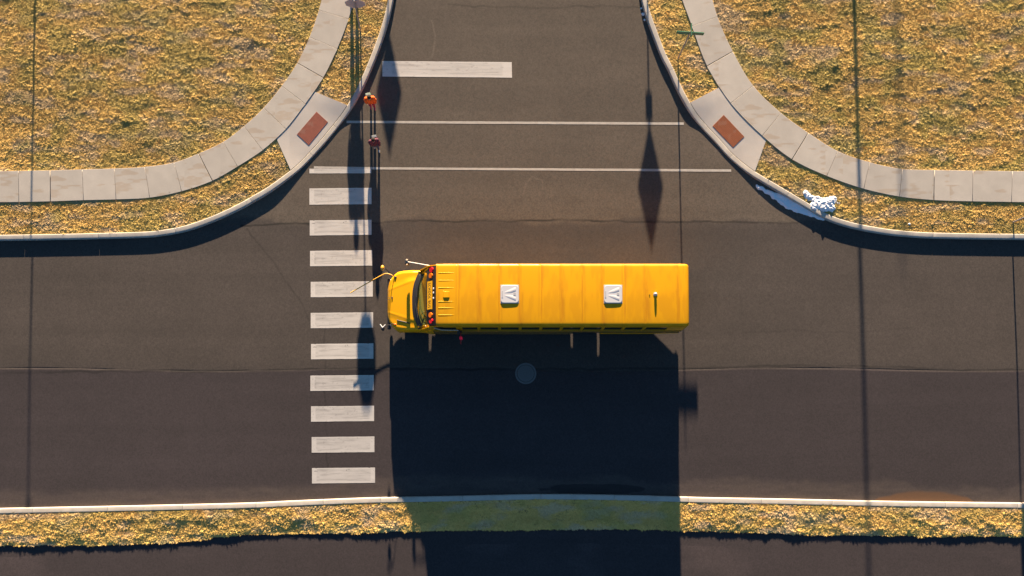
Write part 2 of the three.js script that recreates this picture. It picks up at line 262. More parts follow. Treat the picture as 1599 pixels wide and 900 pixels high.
function sidewalk(J, key, label, wide) {
  const g = structGroup('sidewalk', label);
  const U = new Path(J.map((j) => j[0]), SWY), L = new Path(J.map((j) => j[1]), SWY); swEdges[key] = { U, L };
  const uU = J.map((j) => U.near(j[0][0], j[0][1], SWY)), uL = J.map((j) => L.near(j[1][0], j[1][1], SWY));
  for (let k = 0; k < J.length - 1; k++) {
    const ga = (wide.includes(k) ? 0.014 : 0.006), gb = (wide.includes(k + 1) ? 0.014 : 0.006), n = 5, m = 4;
    const P = (s, v, y = 0) => { const A = U.p(lerp(uU[k] + ga / U.len, uU[k + 1] - gb / U.len, s)), B = L.p(lerp(uL[k] + ga / L.len, uL[k + 1] - gb / L.len, s)); const p = A.lerp(B, v); p.y = SWY + y + 0.002 * Math.sin(k * 5.1); return p; };
    const off = k * 0.73, uvf = (s, v, q) => [q[0] + off, q[2] + off * 1.7];
    const e = 0.004;                                       // tooled rim
    const loop = []; for (let i = 0; i <= n; i++) loop.push([i / n, 0]); for (let i = 1; i <= m; i++) loop.push([1, i / m]); for (let i = n - 1; i >= 0; i--) loop.push([i / n, 1]); for (let i = m - 1; i >= 0; i--) loop.push([0, i / m]);
    const inner = ([s, v]) => P(lerp(e, 1 - e, s), lerp(e, 1 - e, v));
    const top = gridGeo(n, m, (s, v) => inner([s, v]), uvf);
    const rim = gridGeo(loop.length - 1, 2, (s, v) => { const q = loop[Math.round(s * (loop.length - 1))]; return v === 0 ? inner(q) : v < 0.75 ? P(q[0], q[1], -0.0012) : P(q[0], q[1], -0.12); }, uvf);
    mesh('paving_slab', merge([top, rim]), concrete[Math.floor(hash(k, J.length) * 3)], g);
  }
  return g;
}
sidewalk(leftJ, 'l', 'pale concrete sidewalk curving round the left corner', [5, 10, 15]);
sidewalk(rightJ, 'r', 'pale concrete sidewalk curving round the right corner', [6, 10, 13]);

// kerb ramps with red tactile pads
const kerbBack = (path, side, dip) => (u) => { const p = path.p(u), n = path.n(u).multiplyScalar(side * 0.236); return new THREE.Vector3(p.x + n.x, 0.156 * dip(u), p.z + n.z); };
const lBack = kerbBack(leftKerb, -1, leftDip), rBack = kerbBack(rightKerb, 1, rightDip);
function ramp(back, u0, u1, edge, e0, e1, pad, padMat, concreteMat, label, padLabel) {
  const g = structGroup('kerb_ramp', label);
  const dirIn = (p, q) => q.clone().sub(p).setY(0).normalize().multiplyScalar(0.012);
  const fn = (s, v) => { const B = back(lerp(u0, u1, s)), E = edge.p(lerp(e0, e1, s)); E.y = 0.148; const d = dirIn(E, B); E.add(d); const p = B.clone().lerp(E, v); p.y = lerp(B.y + 0.004, 0.148, v); return p; };
  const slab = gridGeo(18, 10, fn), skirt = gridGeo(18, 1, (s, v) => { const p = fn(s, 1); return v ? p.setY(-0.02) : p; }), sk2 = [0, 1].map((e) => gridGeo(10, 1, (s, v) => { const p = fn(e, s); return v ? p.setY(-0.02) : p; }));
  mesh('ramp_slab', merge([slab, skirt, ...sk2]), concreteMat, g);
  // pad lies on the sloping slab
  const ray = new THREE.Raycaster(); const tmp = new THREE.Mesh(slab, new THREE.MeshBasicMaterial({ side: THREE.DoubleSide }));
  const yAt = (x, z) => { ray.set(new THREE.Vector3(x, 3, z), new THREE.Vector3(0, -1, 0)); const r = ray.intersectObject(tmp); return r.length ? r[0].point.y : 0.1; };
  const c = pad.map((p) => at(p[0], p[1], 0.08)), bil = (s, v, y) => { const p = c[0].clone().lerp(c[1], s).lerp(c[3].clone().lerp(c[2], s), v); p.y = yAt(p.x, p.z) + y; return p; };
  const padG = structless('tactile_pad', merge([gridGeo(6, 10, (s, v) => bil(s, v, 0.009)), ...[0, 1].map((e) => gridGeo(6, 1, (s, v) => bil(s, e, 0.009 - v * 0.02))), ...[0, 1].map((e) => gridGeo(10, 1, (s, v) => bil(e, s, 0.009 - v * 0.02)))]), padMat, g);
  padG.userData.label = padLabel;
  const dome = new THREE.CylinderGeometry(0.009, 0.014, 0.006, 6), ds = [];
  for (let i = 0; i < 10; i++) for (let j = 0; j < 20; j++) { const p = bil((i + 0.5) / 10, (j + 0.5) / 20, 0.012); ds.push(dome.clone().translate(p.x, p.y, p.z)); }
  mesh('tactile_domes', merge(ds), padMat, padG).userData.kind = 'stuff';
}
function structless(n, g, m, p) { return mesh(n, g, m, p); }
const padTex = (r, g, b, k) => colourTex(128, 128, (i, j) => { const n = fbm(i / 12 + k, j / 12, 3), d = sstep(0.6, 0.75, fbm(i / 30 + k, j / 30 + 9, 3)) * 0.25, v = 0.8 + 0.4 * n; return [lerp(r * v, 0.3, d), lerp(g * v, 0.24, d), lerp(b * v, 0.18, d)]; });
const padL = new THREE.MeshStandardMaterial({ map: padTex(0.26, 0.075, 0.045, 3), roughness: 0.8 }), padR = new THREE.MeshStandardMaterial({ map: padTex(0.27, 0.075, 0.025, 8), roughness: 0.8 });
const lE = swEdges.l.L, rE = swEdges.r.L;
const kn = (path, px, py) => path.near(px, py, KH);
const lr0 = kn(leftKerb, 458, 271), lr1 = kn(leftKerb, 548, 168), le0 = lE.near(433, 218, SWY), le1 = lE.near(492, 144, SWY);
const rr0 = kn(rightKerb, 1174, 275), rr1 = kn(rightKerb, 1072, 164), re0 = rE.near(1196, 219, SWY), re1 = rE.near(1124, 136, SWY);
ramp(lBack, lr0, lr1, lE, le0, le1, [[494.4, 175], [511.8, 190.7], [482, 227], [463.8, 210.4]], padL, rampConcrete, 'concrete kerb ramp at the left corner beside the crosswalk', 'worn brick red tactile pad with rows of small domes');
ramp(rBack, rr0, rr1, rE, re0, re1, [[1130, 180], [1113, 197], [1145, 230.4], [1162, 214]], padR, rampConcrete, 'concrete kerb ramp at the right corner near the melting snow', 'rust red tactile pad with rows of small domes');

// ------------------------------------------------------------------ grass: sloping ground sheets with tufts
const groundTex = colourTex(512, 512, (i, j) => { const n = fbm(i / 512 * 16, j / 512 * 16, 4, 16), m = fbm(i / 512 * 64, j / 512 * 64, 2, 64), f = hash(i, j); const v = (0.55 + 0.5 * n) * (0.7 + 0.3 * m + 0.3 * f); return [0.36 * v, 0.235 * v, 0.08 * v]; });
groundTex.repeat.set(0.25, 0.25);
const groundMat = new THREE.MeshStandardMaterial({ map: groundTex, roughness: 1 });
function tuftGeo(n, s) {
  const P = [], N = [], uv = [], ix = []; seed = s;
  for (let k = 0; k < n; k++) {
    const a = rr(0, 6.283), r0 = rr(0, 0.055), out = rr(0.03, 0.1), h = rr(0.006, 0.024), w = rr(0.005, 0.01), a2 = a + rr(-1, 1), cx = Math.cos(a) * r0, cz = Math.sin(a) * r0, dx = Math.cos(a2), dz = Math.sin(a2), b = P.length / 3;
    const V = [[cx - dz * w, 0, cz + dx * w], [cx + dz * w, 0, cz - dx * w], [cx + dx * out * 0.45 + dz * w * 0.8, h * 0.8, cz + dz * out * 0.45 - dx * w * 0.8], [cx + dx * out * 0.45 - dz * w * 0.8, h * 0.8, cz + dz * out * 0.45 + dx * w * 0.8], [cx + dx * out, h * rr(0.6, 1), cz + dz * out]];
    for (const v of V) { P.push(...v); uv.push(0, 0); }
    ix.push(b, b + 1, b + 2, b, b + 2, b + 3, b + 3, b + 2, b + 4);
  }
  const g = new THREE.BufferGeometry(); g.setAttribute('position', new THREE.Float32BufferAttribute(P, 3)); g.setAttribute('uv', new THREE.Float32BufferAttribute(uv, 2)); g.setIndex(ix); g.computeVertexNormals(); return g;
}
const tufts = [tuftGeo(16, 11), tuftGeo(18, 23), tuftGeo(14, 37)];
const grassMat = new THREE.MeshStandardMaterial({ color: 0xffffff, roughness: 0.85, side: THREE.DoubleSide });
const inView = (x, z) => x > -23.4 && x < 23.8 && z > -20;
const snowC = at(1280, 315, 0.2), dirtStreaks = [[at(390, 795, 0.15), 1.2], [at(548, 806, 0.15), 0.5], [at(535, 800, 0.15), 0.5]];
function grassRegion(groundName, groundLabel, grassName, grassLabel, A, B, nu, nv, dens, y0, amp, opt = {}) {
  const Q = (u, v) => { const p = A(u).lerp(B(u), v), e = Math.min(1, 6 * Math.min(v, opt.openFar ? 9 : 1 - v) * (opt.ew ?? 1)); p.y = y0 + amp * e * (1.7 * (fbm(p.x * 0.45 + 7, p.z * 0.8, 3) - 0.45) + 0.9 * (fbm(p.x * 2.1, p.z * 2.6 + 4, 3) - 0.5)) + (opt.crown ? opt.crown * Math.sin(Math.PI * clamp(v)) : 0) + (opt.fall ? -opt.fall * v : 0) - (opt.uStart ? 0.06 * v * (1 - sstep(0, 0.12, u)) : 0) - (opt.uEnd ? 0.06 * v * sstep(0.93, 1, u) : 0); return p; };
  const geo = gridGeo(nu, nv, Q);
  tag(mesh(groundName, geo, groundMat), groundLabel, null, null, 'structure');
  // area table
  const cell = [], P = geo.attributes.position; let tot = 0;
  for (let i = 0; i < nu; i++) for (let j = 0; j < nv; j++) {
    const a = i * (nv + 1) + j, b = a + 1, c = a + nv + 1; const cx = P.getX(a), cz = P.getZ(a);
    const ar = inView(cx, cz) ? Math.abs((P.getX(b) - P.getX(a)) * (P.getZ(c) - P.getZ(a)) - (P.getZ(b) - P.getZ(a)) * (P.getX(c) - P.getX(a))) : 0; cell.push(ar); tot += ar;
  }
  const M = [[], [], []], C = [[], [], []], m4 = new THREE.Matrix4(), q = new THREE.Quaternion(), e = new THREE.Euler(), s3 = new THREE.Vector3();
  let acc = 0;
  for (let i = 0; i < nu; i++) for (let j = 0; j < nv; j++) {
    acc += cell[i * nv + j] * dens; const n = Math.floor(acc); acc -= n;
    for (let k = 0; k < n; k++) {
      const v = (j + rnd()) / nv, p = Q((i + rnd()) / nu, clamp(v, 0.0, opt.vMax ?? 1));
      const clump = fbm(p.x * 2.8 + 1, p.z * 5.2, 2), tone = fbm(p.x * 0.2 + 20, p.z * 1.4 + 3, 3), green = fbm(p.x * 1.3 + 60, p.z * 1.7, 3), grey = fbm(p.x * 1.1 + 90, p.z * 3.3 + 7, 3);
      const uu = (i + 0.5) / nu, ed = Math.min(opt.uEnd ? (1 - uu) / 0.03 : 9, opt.uStart ? uu / 0.05 : 9, v / (opt.e0 ?? 0.01), opt.openFar ? 1 : (1 - v) / (opt.e1 ?? 0.1)), low = lerp(0.15, 1, sstep(0, 1, ed)); let sc = (0.3 + 0.95 * clump) * rr(0.7, 1.15);
      if (v < opt.bare0 * (0.3 + hash(Math.floor(p.x * 9), Math.floor(p.z * 9))) && rnd() < 0.8) continue;
      const dS = Math.hypot(p.x - snowC.x, p.z - snowC.z); if (dS < 0.5 && rnd() < 0.7) continue;
      let bare = false; for (const [dc, dr] of dirtStreaks) if (Math.hypot((p.x - dc.x), (p.z - dc.z) * 2.2) < dr * (0.3 + 0.8 * clump)) bare = true; if (bare && rnd() < 0.75) continue;
      const wG = sstep(0.47, 0.66, green) * (opt.green ?? 0.55), wY = sstep(0.5, 0.68, grey) * 0.7, j1 = rr(0.85, 1.15), t = (0.72 + 0.58 * tone) * (opt.bright ?? 1);
      let c = [0.53, 0.335, 0.09]; c = c.map((x, n_) => lerp(x, [0.44, 0.32, 0.19][n_], wY)); c = c.map((x, n_) => lerp(x, [0.32, 0.26, 0.06][n_], wG));
      const k3 = Math.floor(rnd() * 3); e.set(rr(-0.25, 0.25), rr(0, 6.283), rr(-0.25, 0.25)); q.setFromEuler(e);
      m4.compose(p, q, s3.set(sc * 1.1, sc * low * (opt.tall ?? 1), sc * 1.1)); M[k3].push(m4.clone()); C[k3].push(rgb(c[0] * j1 * t, c[1] * j1 * t, c[2] * j1 * t));
    }
  }
  const grp = new THREE.Group(); grp.name = numbered(grassName); scene.add(grp); tag(grp, grassLabel, 'grass', null, 'stuff');
  M.forEach((L, k) => { if (!L.length) return; const im = new THREE.InstancedMesh(tufts[k], grassMat, L.length); im.name = 'grass_tufts'; im.userData.kind = 'stuff'; im.castShadow = im.receiveShadow = true; L.forEach((m, i) => { im.setMatrixAt(i, m); im.setColorAt(i, C[k][i]); }); grp.add(im); });
  return M[0].length + M[1].length + M[2].length;
}
const GY = 0.135; let count = 0;
const farL0 = at(-260, -330, 0.15), farL1 = at(380, -330, 0.15), farR0 = at(1860, -330, 0.15), farR1 = at(1240, -330, 0.15);
const up = (f) => (u) => f(u).setY(0);
// lawns run from the sidewalk to beyond the top of the frame
count += grassRegion('lawn_ground', 'dry lawn soil inside the left corner', 'lawn_grass', 'matted golden winter grass of the lawn inside the left corner', up((u) => swEdges.l.U.p(u)), (u) => farL0.clone().lerp(farL1, u), 120, 90, 1050, GY - 0.015, 0.055, { openFar: true, ew: 2, bare0: 0.0, e0: 0.02 });
count += grassRegion('lawn_ground', 'dry lawn soil inside the right corner', 'lawn_grass', 'matted golden and green winter grass of the lawn inside the right corner', up((u) => swEdges.r.U.p(u)), (u) => farR0.clone().lerp(farR1, u), 120, 90, 1050, GY - 0.015, 0.065, { openFar: true, ew: 2, bare0: 0.0, green: 0.7, tall: 1.35, e0: 0.02 });
const seg = (f, a, b) => (u) => f(lerp(a, b, u));
const fixY = (f) => (u) => f(u).setY(0);
const vr = { bare0: 0.0, ew: 1.2, e0: 0.1, e1: 0.22 };
count += grassRegion('verge_ground', 'soil of the narrow verge along the left arm of the main road', 'verge_grass', 'dry grass of the narrow verge between the left sidewalk and the kerb', fixY(seg((u) => swEdges.l.L.p(u), 0, le0)), fixY(seg(lBack, 0, lr0)), 90, 10, 950, GY - 0.015, 0.035, { ...vr, uEnd: 1 });
count += grassRegion('verge_ground', 'soil of the wedge verge by the stop sign', 'verge_grass', 'dry grass wedge beside the stop sign above the left ramp', fixY(seg((u) => swEdges.l.L.p(u), le1, 1)), fixY(seg(lBack, lr1, 1)), 50, 10, 950, GY - 0.015, 0.035, { ...vr, uStart: 1 });
count += grassRegion('verge_ground', 'soil of the narrow verge along the right arm of the main road', 'verge_grass', 'dry grass of the narrow verge with the snow pile', fixY(seg((u) => swEdges.r.L.p(u), 0, re0)), fixY(seg(rBack, 0, rr0)), 90, 10, 950, GY - 0.015, 0.035, { ...vr, uEnd: 1 });
count += grassRegion('verge_ground', 'soil of the wedge verge by the street name sign', 'verge_grass', 'dry grass wedge round the foot of the street name sign', fixY(seg((u) => swEdges.r.L.p(u), re1, 1)), fixY(seg(rBack, rr1, 1)), 50, 10, 950, GY - 0.015, 0.035, { ...vr, uStart: 1 });
const medBack = (u) => { const p = medKerb.p(u), n = medKerb.n(u); return p.addScaledVector(n, 0.236).setY(0); };
const medSouth = new Path([[-200, 855], [-90, 854], [0, 852.6], [125, 852], [225, 850], [288, 847], [325, 841], [350, 838.5], [400, 835], [450, 834], [550, 833], [650, 830], [850, 827.6], [1000, 827], [1066, 829], [1200, 833], [1300, 836], [1400, 837], [1599, 838.5], [1700, 839], [1820, 840]], 0.1);
const medX0 = medBack(0).x, medX1 = medBack(1).x;
const atX = (f, x) => { let a = 0, b = 1; for (let i = 0; i < 30; i++) { const m = (a + b) / 2; if (f(m).x < x) a = m; else b = m; } return f((a + b) / 2); };
const mbT = [], msT = []; for (let i = 0; i <= 200; i++) { const x = lerp(medX0, medX1, i / 200); mbT.push(atX(medBack, x)); const s = atX((u) => medSouth.p(u), x); s.z += 0.06 * (fbm(x * 2.5, 1.7, 3) - 0.5); msT.push(s.setY(0)); }
const tab = (T) => (u) => { const k = clamp(u) * 200, i = Math.min(199, Math.floor(k)); return T[i].clone().lerp(T[i + 1], k - i); };
count += grassRegion('median_ground', 'soil of the long grass median', 'median_grass', 'golden dry grass of the long median strip', tab(mbT), tab(msT), 200, 12, 1000, GY + 0.002, 0.04, { bare0: 0.0, ew: 1.2, fall: 0.105, green: 0.4, bright: 1.3, vMax: 0.965, e0: 0.1, e1: 0.3 });
console.log('tufts', count);

// ------------------------------------------------------------------ snow
const snowMat = new THREE.MeshStandardMaterial({ color: rgb(0.72, 0.74, 0.78), roughness: 0.7, bumpMap: bumpAt(3), bumpScale: 0.006 });
function snowLump(pts, label, seedN) {            // pts: [px, py, radius m, height m]
  const y0 = pts[0][4] ?? 0.13, c = at(pts[0][0], pts[0][1], y0), P = pts.map((p) => ({ c: at(p[0], p[1], y0).sub(c), r: p[2], h: p[3] }));
  let x0 = 1e9, x1 = -1e9, z0 = 1e9, z1 = -1e9; for (const p of P) { x0 = Math.min(x0, p.c.x - p.r * 1.7); x1 = Math.max(x1, p.c.x + p.r * 1.7); z0 = Math.min(z0, p.c.z - p.r * 1.7); z1 = Math.max(z1, p.c.z + p.r * 1.7); }
  const nx = Math.ceil((x1 - x0) / 0.018), nz = Math.ceil((z1 - z0) / 0.018);
  const g = gridGeo(nx, nz, (u, v) => { const x = lerp(x0, x1, u), z = lerp(z0, z1, v); let f = 0, hh = 0; for (const p of P) { const e = Math.exp(-2.2 * ((x - p.c.x) ** 2 + (z - p.c.z) ** 2) / (p.r * p.r)); f += e; hh += e * p.h; } hh /= f + 1e-9; const edge = f - 0.4 + 0.7 * (fbm(x * 9 + seedN, z * 9, 4) - 0.5) * sstep(0.05, 0.4, f), h = edge <= 0 ? -0.2 : hh * Math.pow(clamp(edge / 1.1), 0.6) * (0.35 + 1.1 * fbm(x * 10 + seedN, z * 10 + 3, 3)) - 0.008; return [x, h, z]; });
  const m = mesh('snow_pile', g, snowMat); m.position.copy(c); return tag(m, label, 'snow', 'leftover snow');
}
snowLump([[1278, 316, 0.42, 0.1], [1262, 307, 0.26, 0.1], [1257, 300, 0.17, 0.09], [1292, 319, 0.38, 0.1], [1300, 312, 0.26, 0.14], [1300, 325, 0.24, 0.11], [1270, 323, 0.2, 0.09], [1285, 323, 0.26, 0.12], [1310, 319, 0.13, 0.06]], 'lumpy white pile of snow on the verge behind the right kerb', 3);
snowLump([[1232, 319.5, 0.24, 0.06, 0], ...[...Array(34)].map((_, i) => { const t = i / 33; return [lerp(1182, 1286, t), lerp(290.5, 343, Math.pow(t, 0.93)) + 1.5 * Math.sin(i * 1.7), 0.12 + 0.13 * Math.sin(Math.PI * clamp(t * 1.15 - 0.1)) ** 2, 0.05 + 0.02 * Math.sin(i)]; })], 'thin band of shaded snow in the gutter below the snow pile', 9);
snowLump([[1420.5, 350, 0.09, 0.08]], 'single small snow clod on the right verge', 15);
snowLump([[1004, 22, 0.13, 0.05, 0], [1006.5, 31, 0.09, 0.04], [1001.5, 13, 0.08, 0.03]], 'small shaded snow scrap in the side street gutter', 21);

// ------------------------------------------------------------------ school bus
const yellow = new THREE.MeshPhysicalMaterial({ color: rgb(0.72, 0.335, 0.0004), roughness: 0.45, specularIntensity: 0.3, clearcoat: 0.2, clearcoatRoughness: 0.18 });
const roofTex = (k) => colourTex(128, 256, (i, j) => {
  const u = i / 128, v = j / 256, n = fbm(u * 4 + k * 13, v * 7, 4), e = Math.min(u, 1 - u);
  const d = sstep(0.44, 0.68, fbm(u * 9 + k * 5, v * 5 + k * 3, 4)) * (1 - sstep(0.0, 0.22, e)) * 0.6 + 0.26 * sstep(0.42, 0.7, n) + 0.04 * hash(i, j);      // grime caught at the lapped seams
  return [0.65 * (1 - d * 0.3), 0.305 * (1 - d * 0.4), 0.0004 + d * 0.003];
}, false);
const roofMats = [0, 1, 2, 3].map((k) => new THREE.MeshPhysicalMaterial({ map: roofTex(k), roughness: 0.5, specularIntensity: 0.3, clearcoat: 0.16, clearcoatRoughness: 0.16 }));
const black = std(0.012, 0.012, 0.014, 0.5), rubber = std(0.018, 0.018, 0.018, 0.85), steel = std(0.5, 0.49, 0.47, 0.4, { metalness: 0.7 }), dark = std(0.02, 0.02, 0.022, 0.7);
const hatchWhite = std(0.5, 0.5, 0.52, 0.55), whitePlastic = std(0.6, 0.6, 0.61, 0.5), grey = std(0.35, 0.35, 0.36, 0.6), redLens = new THREE.MeshPhysicalMaterial({ color: rgb(0.62, 0.006, 0.02), roughness: 0.25, clearcoat: 0.5 }), amberLens = new THREE.MeshPhysicalMaterial({ color: rgb(0.75, 0.16, 0.004), roughness: 0.25, clearcoat: 0.5 });
const tint = new THREE.MeshPhysicalMaterial({ color: rgb(0.03, 0.035, 0.045), roughness: 0.06, transmission: 1, thickness: 0 });
const shieldGlass = new THREE.MeshPhysicalMaterial({ color: rgb(0.7, 0.78, 0.6), roughness: 0.04, transmission: 1, thickness: 0 });
{
  const north = at(800, 414.3, 2.85), south = at(800, 511.8, 2.85), ZC = (north.z + south.z) / 2, HW = (south.z - north.z) / 2;
  const X0 = at(608, 472, 0).x, bus = thing('school_bus', 'long yellow school bus stopped across the junction beside the crosswalk', 'bus', new THREE.Vector3(X0, roadY(0, ZC), ZC)); bus.rotation.x = -CROWN / (seamZ(0) - crownN);
  const X = (px, h) => at(px, 463, h).x - X0, Z = (py, h) => at(700, py, h).z - ZC;
  const L = X(1074.5, 2.8); console.log('bus length', L.toFixed(2), 'half width', HW.toFixed(3));
  const W = HW;
  // roof section from south to north
  const half = [[W, 2.72], [W, 2.9], [W - 0.008, 2.95], [W - 0.026, 2.993], [W - 0.055, 3.018], [W - 0.09, 3.028], [W - 0.16, 3.034], [W - 0.3, 3.041], [W - 0.5, 3.049], [W - 0.75, 3.056], [W - 1, 3.061], [0, 3.063]];
  const sec = [...half, ...half.slice(0, -1).reverse().map(([z, y]) => [-z, y])];
  const NS = sec.length - 1;
  const roofY = (z) => { const a = Math.abs(z); for (let i = 1; i < half.length; i++) if (a >= half[i][0]) return lerp(half[i][1], half[i - 1][1], (a - half[i][0]) / (half[i - 1][0] - half[i][0])); return 3.063; };
  const xr0 = X(681, 3), seams = [X(716, 3), ...[748, 780, 812.5, 845, 877.5, 910, 942, 975, 1008.5].map((p) => X(p, 3.03)), L - 0.42, L];
  const capF = (x) => { const t = clamp((x - (L - 0.16)) / 0.16); return [1 - 0.035 * t * t, 0.13 * (1 - Math.sqrt(1 - 0.96 * t * t))]; };
  const roofPanel = (a, b, k, name, n = 8, lip = true) => {
    const g = gridGeo(n + 1, NS, (u, v) => { const i = Math.round(u * (n + 1)), j = Math.round(v * NS), s = Math.min(1, i / n), x = i > n ? b : lerp(a, b, s), [fz, dy] = capF(x), up_ = lip ? (i > n ? -0.006 : 0.002 + 0.011 * Math.pow(s, 3)) : 0; return [x, sec[j][1] - dy * sstep(2.3, 3, sec[j][1]) + up_, sec[j][0] * fz]; }, (u, v) => [Math.min(1, u * (n + 1) / n), v]);
    return mesh(name, g, roofMats[k % 4], bus);
  };
  const front = roofPanel(xr0, seams[0], 0, 'roof_cap', 8, true); front.userData.label = 'ribbed front cap of the roof';
  for (let i = 0; i < seams.length - 2; i++) roofPanel(seams[i], seams[i + 1], i + 1, 'roof_panel');
  const rear = roofPanel(seams[seams.length - 2], L, 2, 'roof_cap', 14, false); rear.userData.label = 'rounded rear cap of the roof';
  for (const py of [428, 440, 451.5, 473, 483, 494]) { const z = Z(py, 3.03), xa = X(685, 3.03), xb = X(709, 3.03); const rib = new THREE.CapsuleGeometry(0.02, xb - xa, 3, 8).rotateZ(Math.PI / 2).scale(1, 0.28, 1).translate((xa + xb) / 2, roofY(z) + 0.004, z); mesh('roof_rib', rib, yellow, front); }
  { const xa = X(691, 3.1), xb = X(703, 3.1), z0 = Z(457, 3.1), z1 = Z(466, 3.1), sh = new THREE.Shape([[0, 0], [xb - xa, 0], [xb - xa - 0.07, 0.04], [0.05, 0.04]].map((p) => new THREE.Vector2(...p))); const g = new THREE.ExtrudeGeometry(sh, { depth: z1 - z0, bevelEnabled: true, bevelSize: 0.008, bevelThickness: 0.008, bevelSegments: 1 }).translate(xa, 3.05, z0); mesh('roof_vent', g, yellow, front); }
  // drip rails
  for (const s of [1, -1]) mesh('drip_rail', rbox(L - xr0 - 0.5, 0.03, 0.035, 0.01, (L + xr0) / 2, 2.8, s * (W + 0.006)), yellow, bus);
  // roof hatches
  const hatch = (px) => {
    const xc = X(px, 3.1), zc = Z(461, 3.1), s = 0.345, h = new THREE.Group(); h.name = 'roof_hatch'; h.position.set(xc, 3.05, zc); bus.add(h);
    mesh('hatch_frame', rbox(2 * s + 0.03, 0.04, 2 * s + 0.03, 0.012, 0, 0.005, 0), grey, h);
    const top = new THREE.Shape(); const r = 0.11, q = s; top.moveTo(-q + r, -q); top.lineTo(q - r, -q); top.quadraticCurveTo(q, -q, q, -q + r); top.lineTo(q, q - r); top.quadraticCurveTo(q, q, q - r, q); top.lineTo(-q + r, q); top.quadraticCurveTo(-q, q, -q, q - r); top.lineTo(-q, -q + r); top.quadraticCurveTo(-q, -q, -q + r, -q);
    mesh('hatch_lid', new THREE.ExtrudeGeometry(top, { depth: 0.012, bevelEnabled: true, bevelSize: 0.022, bevelThickness: 0.012, bevelSegments: 3, curveSegments: 5 }).rotateX(-Math.PI / 2).translate(0, 0.026, 0).scale(0.94, 1, 0.94), hatchWhite, h);
    // scoop of the vent: two swelling lobes opening towards the rear
    for (const sd of [-1, 1]) mesh('vent_lobe', gridGeo(10, 8, (u, v) => { const x = lerp(-0.22, 0.23, u), half_ = 0.245 * Math.sqrt(u), gap = 0.02 + 0.06 * Math.max(0, u - 0.55) / 0.45, z = sd * lerp(gap, half_ + gap * 0.4 + 0.01, v), y = 0.048 + 0.014 * Math.sqrt(u) * Math.sin(Math.PI * v); return [x, y, z]; }), hatchWhite, h);
    mesh('vent_mouth', box(0.09, 0.012, 0.11, 0.185, 0.054, 0), grey, h);
    mesh('hatch_hinge', rbox(0.03, 0.02, 0.26, 0.006, -0.29, 0.054, 0), grey, h);
  };
  hatch(796); hatch(957.5);
  { const st = new THREE.Group(); st.name = 'strobe_light'; st.position.set(X(1023.5, 3.1), 3.055, Z(461, 3.1)); bus.add(st); mesh('strobe_base', new THREE.CylinderGeometry(0.075, 0.085, 0.03, 16).translate(0, 0.015, 0), steel, st); mesh('strobe_dome', new THREE.LatheGeometry([[0.05, 0.03], [0.052, 0.09], [0.042, 0.14], [0.02, 0.165], [0.0005, 0.17]].map((p) => new THREE.Vector2(...p)), 14), whitePlastic, st); }
  mesh('antenna_stub', new THREE.CylinderGeometry(0.015, 0.02, 0.03, 8).translate(X(1014.5, 3.1), 3.07, Z(462, 3.1)), black, bus);
  for (const [px, py, m] of [[1064.5, 414.5, redLens], [1064, 508.5, redLens], [882, 414.8, amberLens], [882, 508.8, amberLens], [706, 416, amberLens], [706, 507, amberLens]]) { const z = Math.sign(py - 463) * (W - 0.04); mesh('marker_lamp', rbox(0.09, 0.05, 0.05, 0.015, X(px, 2.85), 2.85, z), m, bus); }
  // side walls
  const xw = [X(720, 2), ...[748, 780, 812, 844, 876, 908, 940, 972, 1004].map((p) => X(p, 2)), X(1042, 2)];
  const xF = X(655, 1.65), xT = X(669, 2.5), xa = X(912, 0), rA = 0.6, xfw = X(650, 0), skirt = 0.42, xd = X(676, 1);
  const drvWin = [X(673, 1.9), X(713, 1.9)];
  for (const s of [1, -1]) {
    const sh = new THREE.Shape(); sh.moveTo(xd, 1.0); sh.lineTo(xd, skirt); sh.lineTo(xa - rA, skirt); sh.absarc(xa, 0.5, rA, Math.PI + 0.13, -0.13, true); sh.lineTo(xa + rA, skirt); sh.lineTo(X(1010, 0.3), skirt); sh.lineTo(X(1052, 0.5), 0.64); sh.lineTo(L - 0.05, 0.64); sh.lineTo(L - 0.05, 2.76); sh.lineTo(X(678, 2.76), 2.76); sh.lineTo(xT, 2.6); sh.lineTo(xF, 1.62); sh.lineTo(xF + 0.05, 1.55); sh.lineTo(xd, 1.5); sh.closePath();
    const holes = []; for (let i = 0; i < xw.length - 1; i++) holes.push([xw[i] + 0.055, xw[i + 1] - 0.055]);
    holes.push([X(679, 2), drvWin[1]]);
    for (const [p, q] of holes) { const hp = new THREE.Path(); hp.moveTo(p, 1.62); hp.lineTo(q, 1.62); hp.lineTo(q, 2.7); hp.lineTo(p, 2.7); hp.closePath(); sh.holes.push(hp); }
    const wall = mesh('side_panel', new THREE.ExtrudeGeometry(sh, { depth: 0.04, bevelEnabled: false, curveSegments: 20 }).translate(0, 0, s > 0 ? W - 0.04 : -W), yellow, bus);
    for (const [p, q] of holes) { mesh('window', box(q - p, 1.08, 0.008, (p + q) / 2, 2.16, s * (W - 0.024)), tint, bus); mesh('window_sash', box(q - p, 0.035, 0.02, (p + q) / 2, 2.06, s * (W - 0.012)), black, wall); }
    for (const y of [0.72, 1.05, 1.5]) mesh('rub_rail', rbox(L - xd - 0.1 - (y < 0.9 ? 3.9 : 0), 0.07, 0.03, 0.01, (y < 0.9 ? (L - 3.9 + xd) / 2 - 0.1 : (L + xd) / 2), y, s * (W + 0.008)), black, wall);
  }
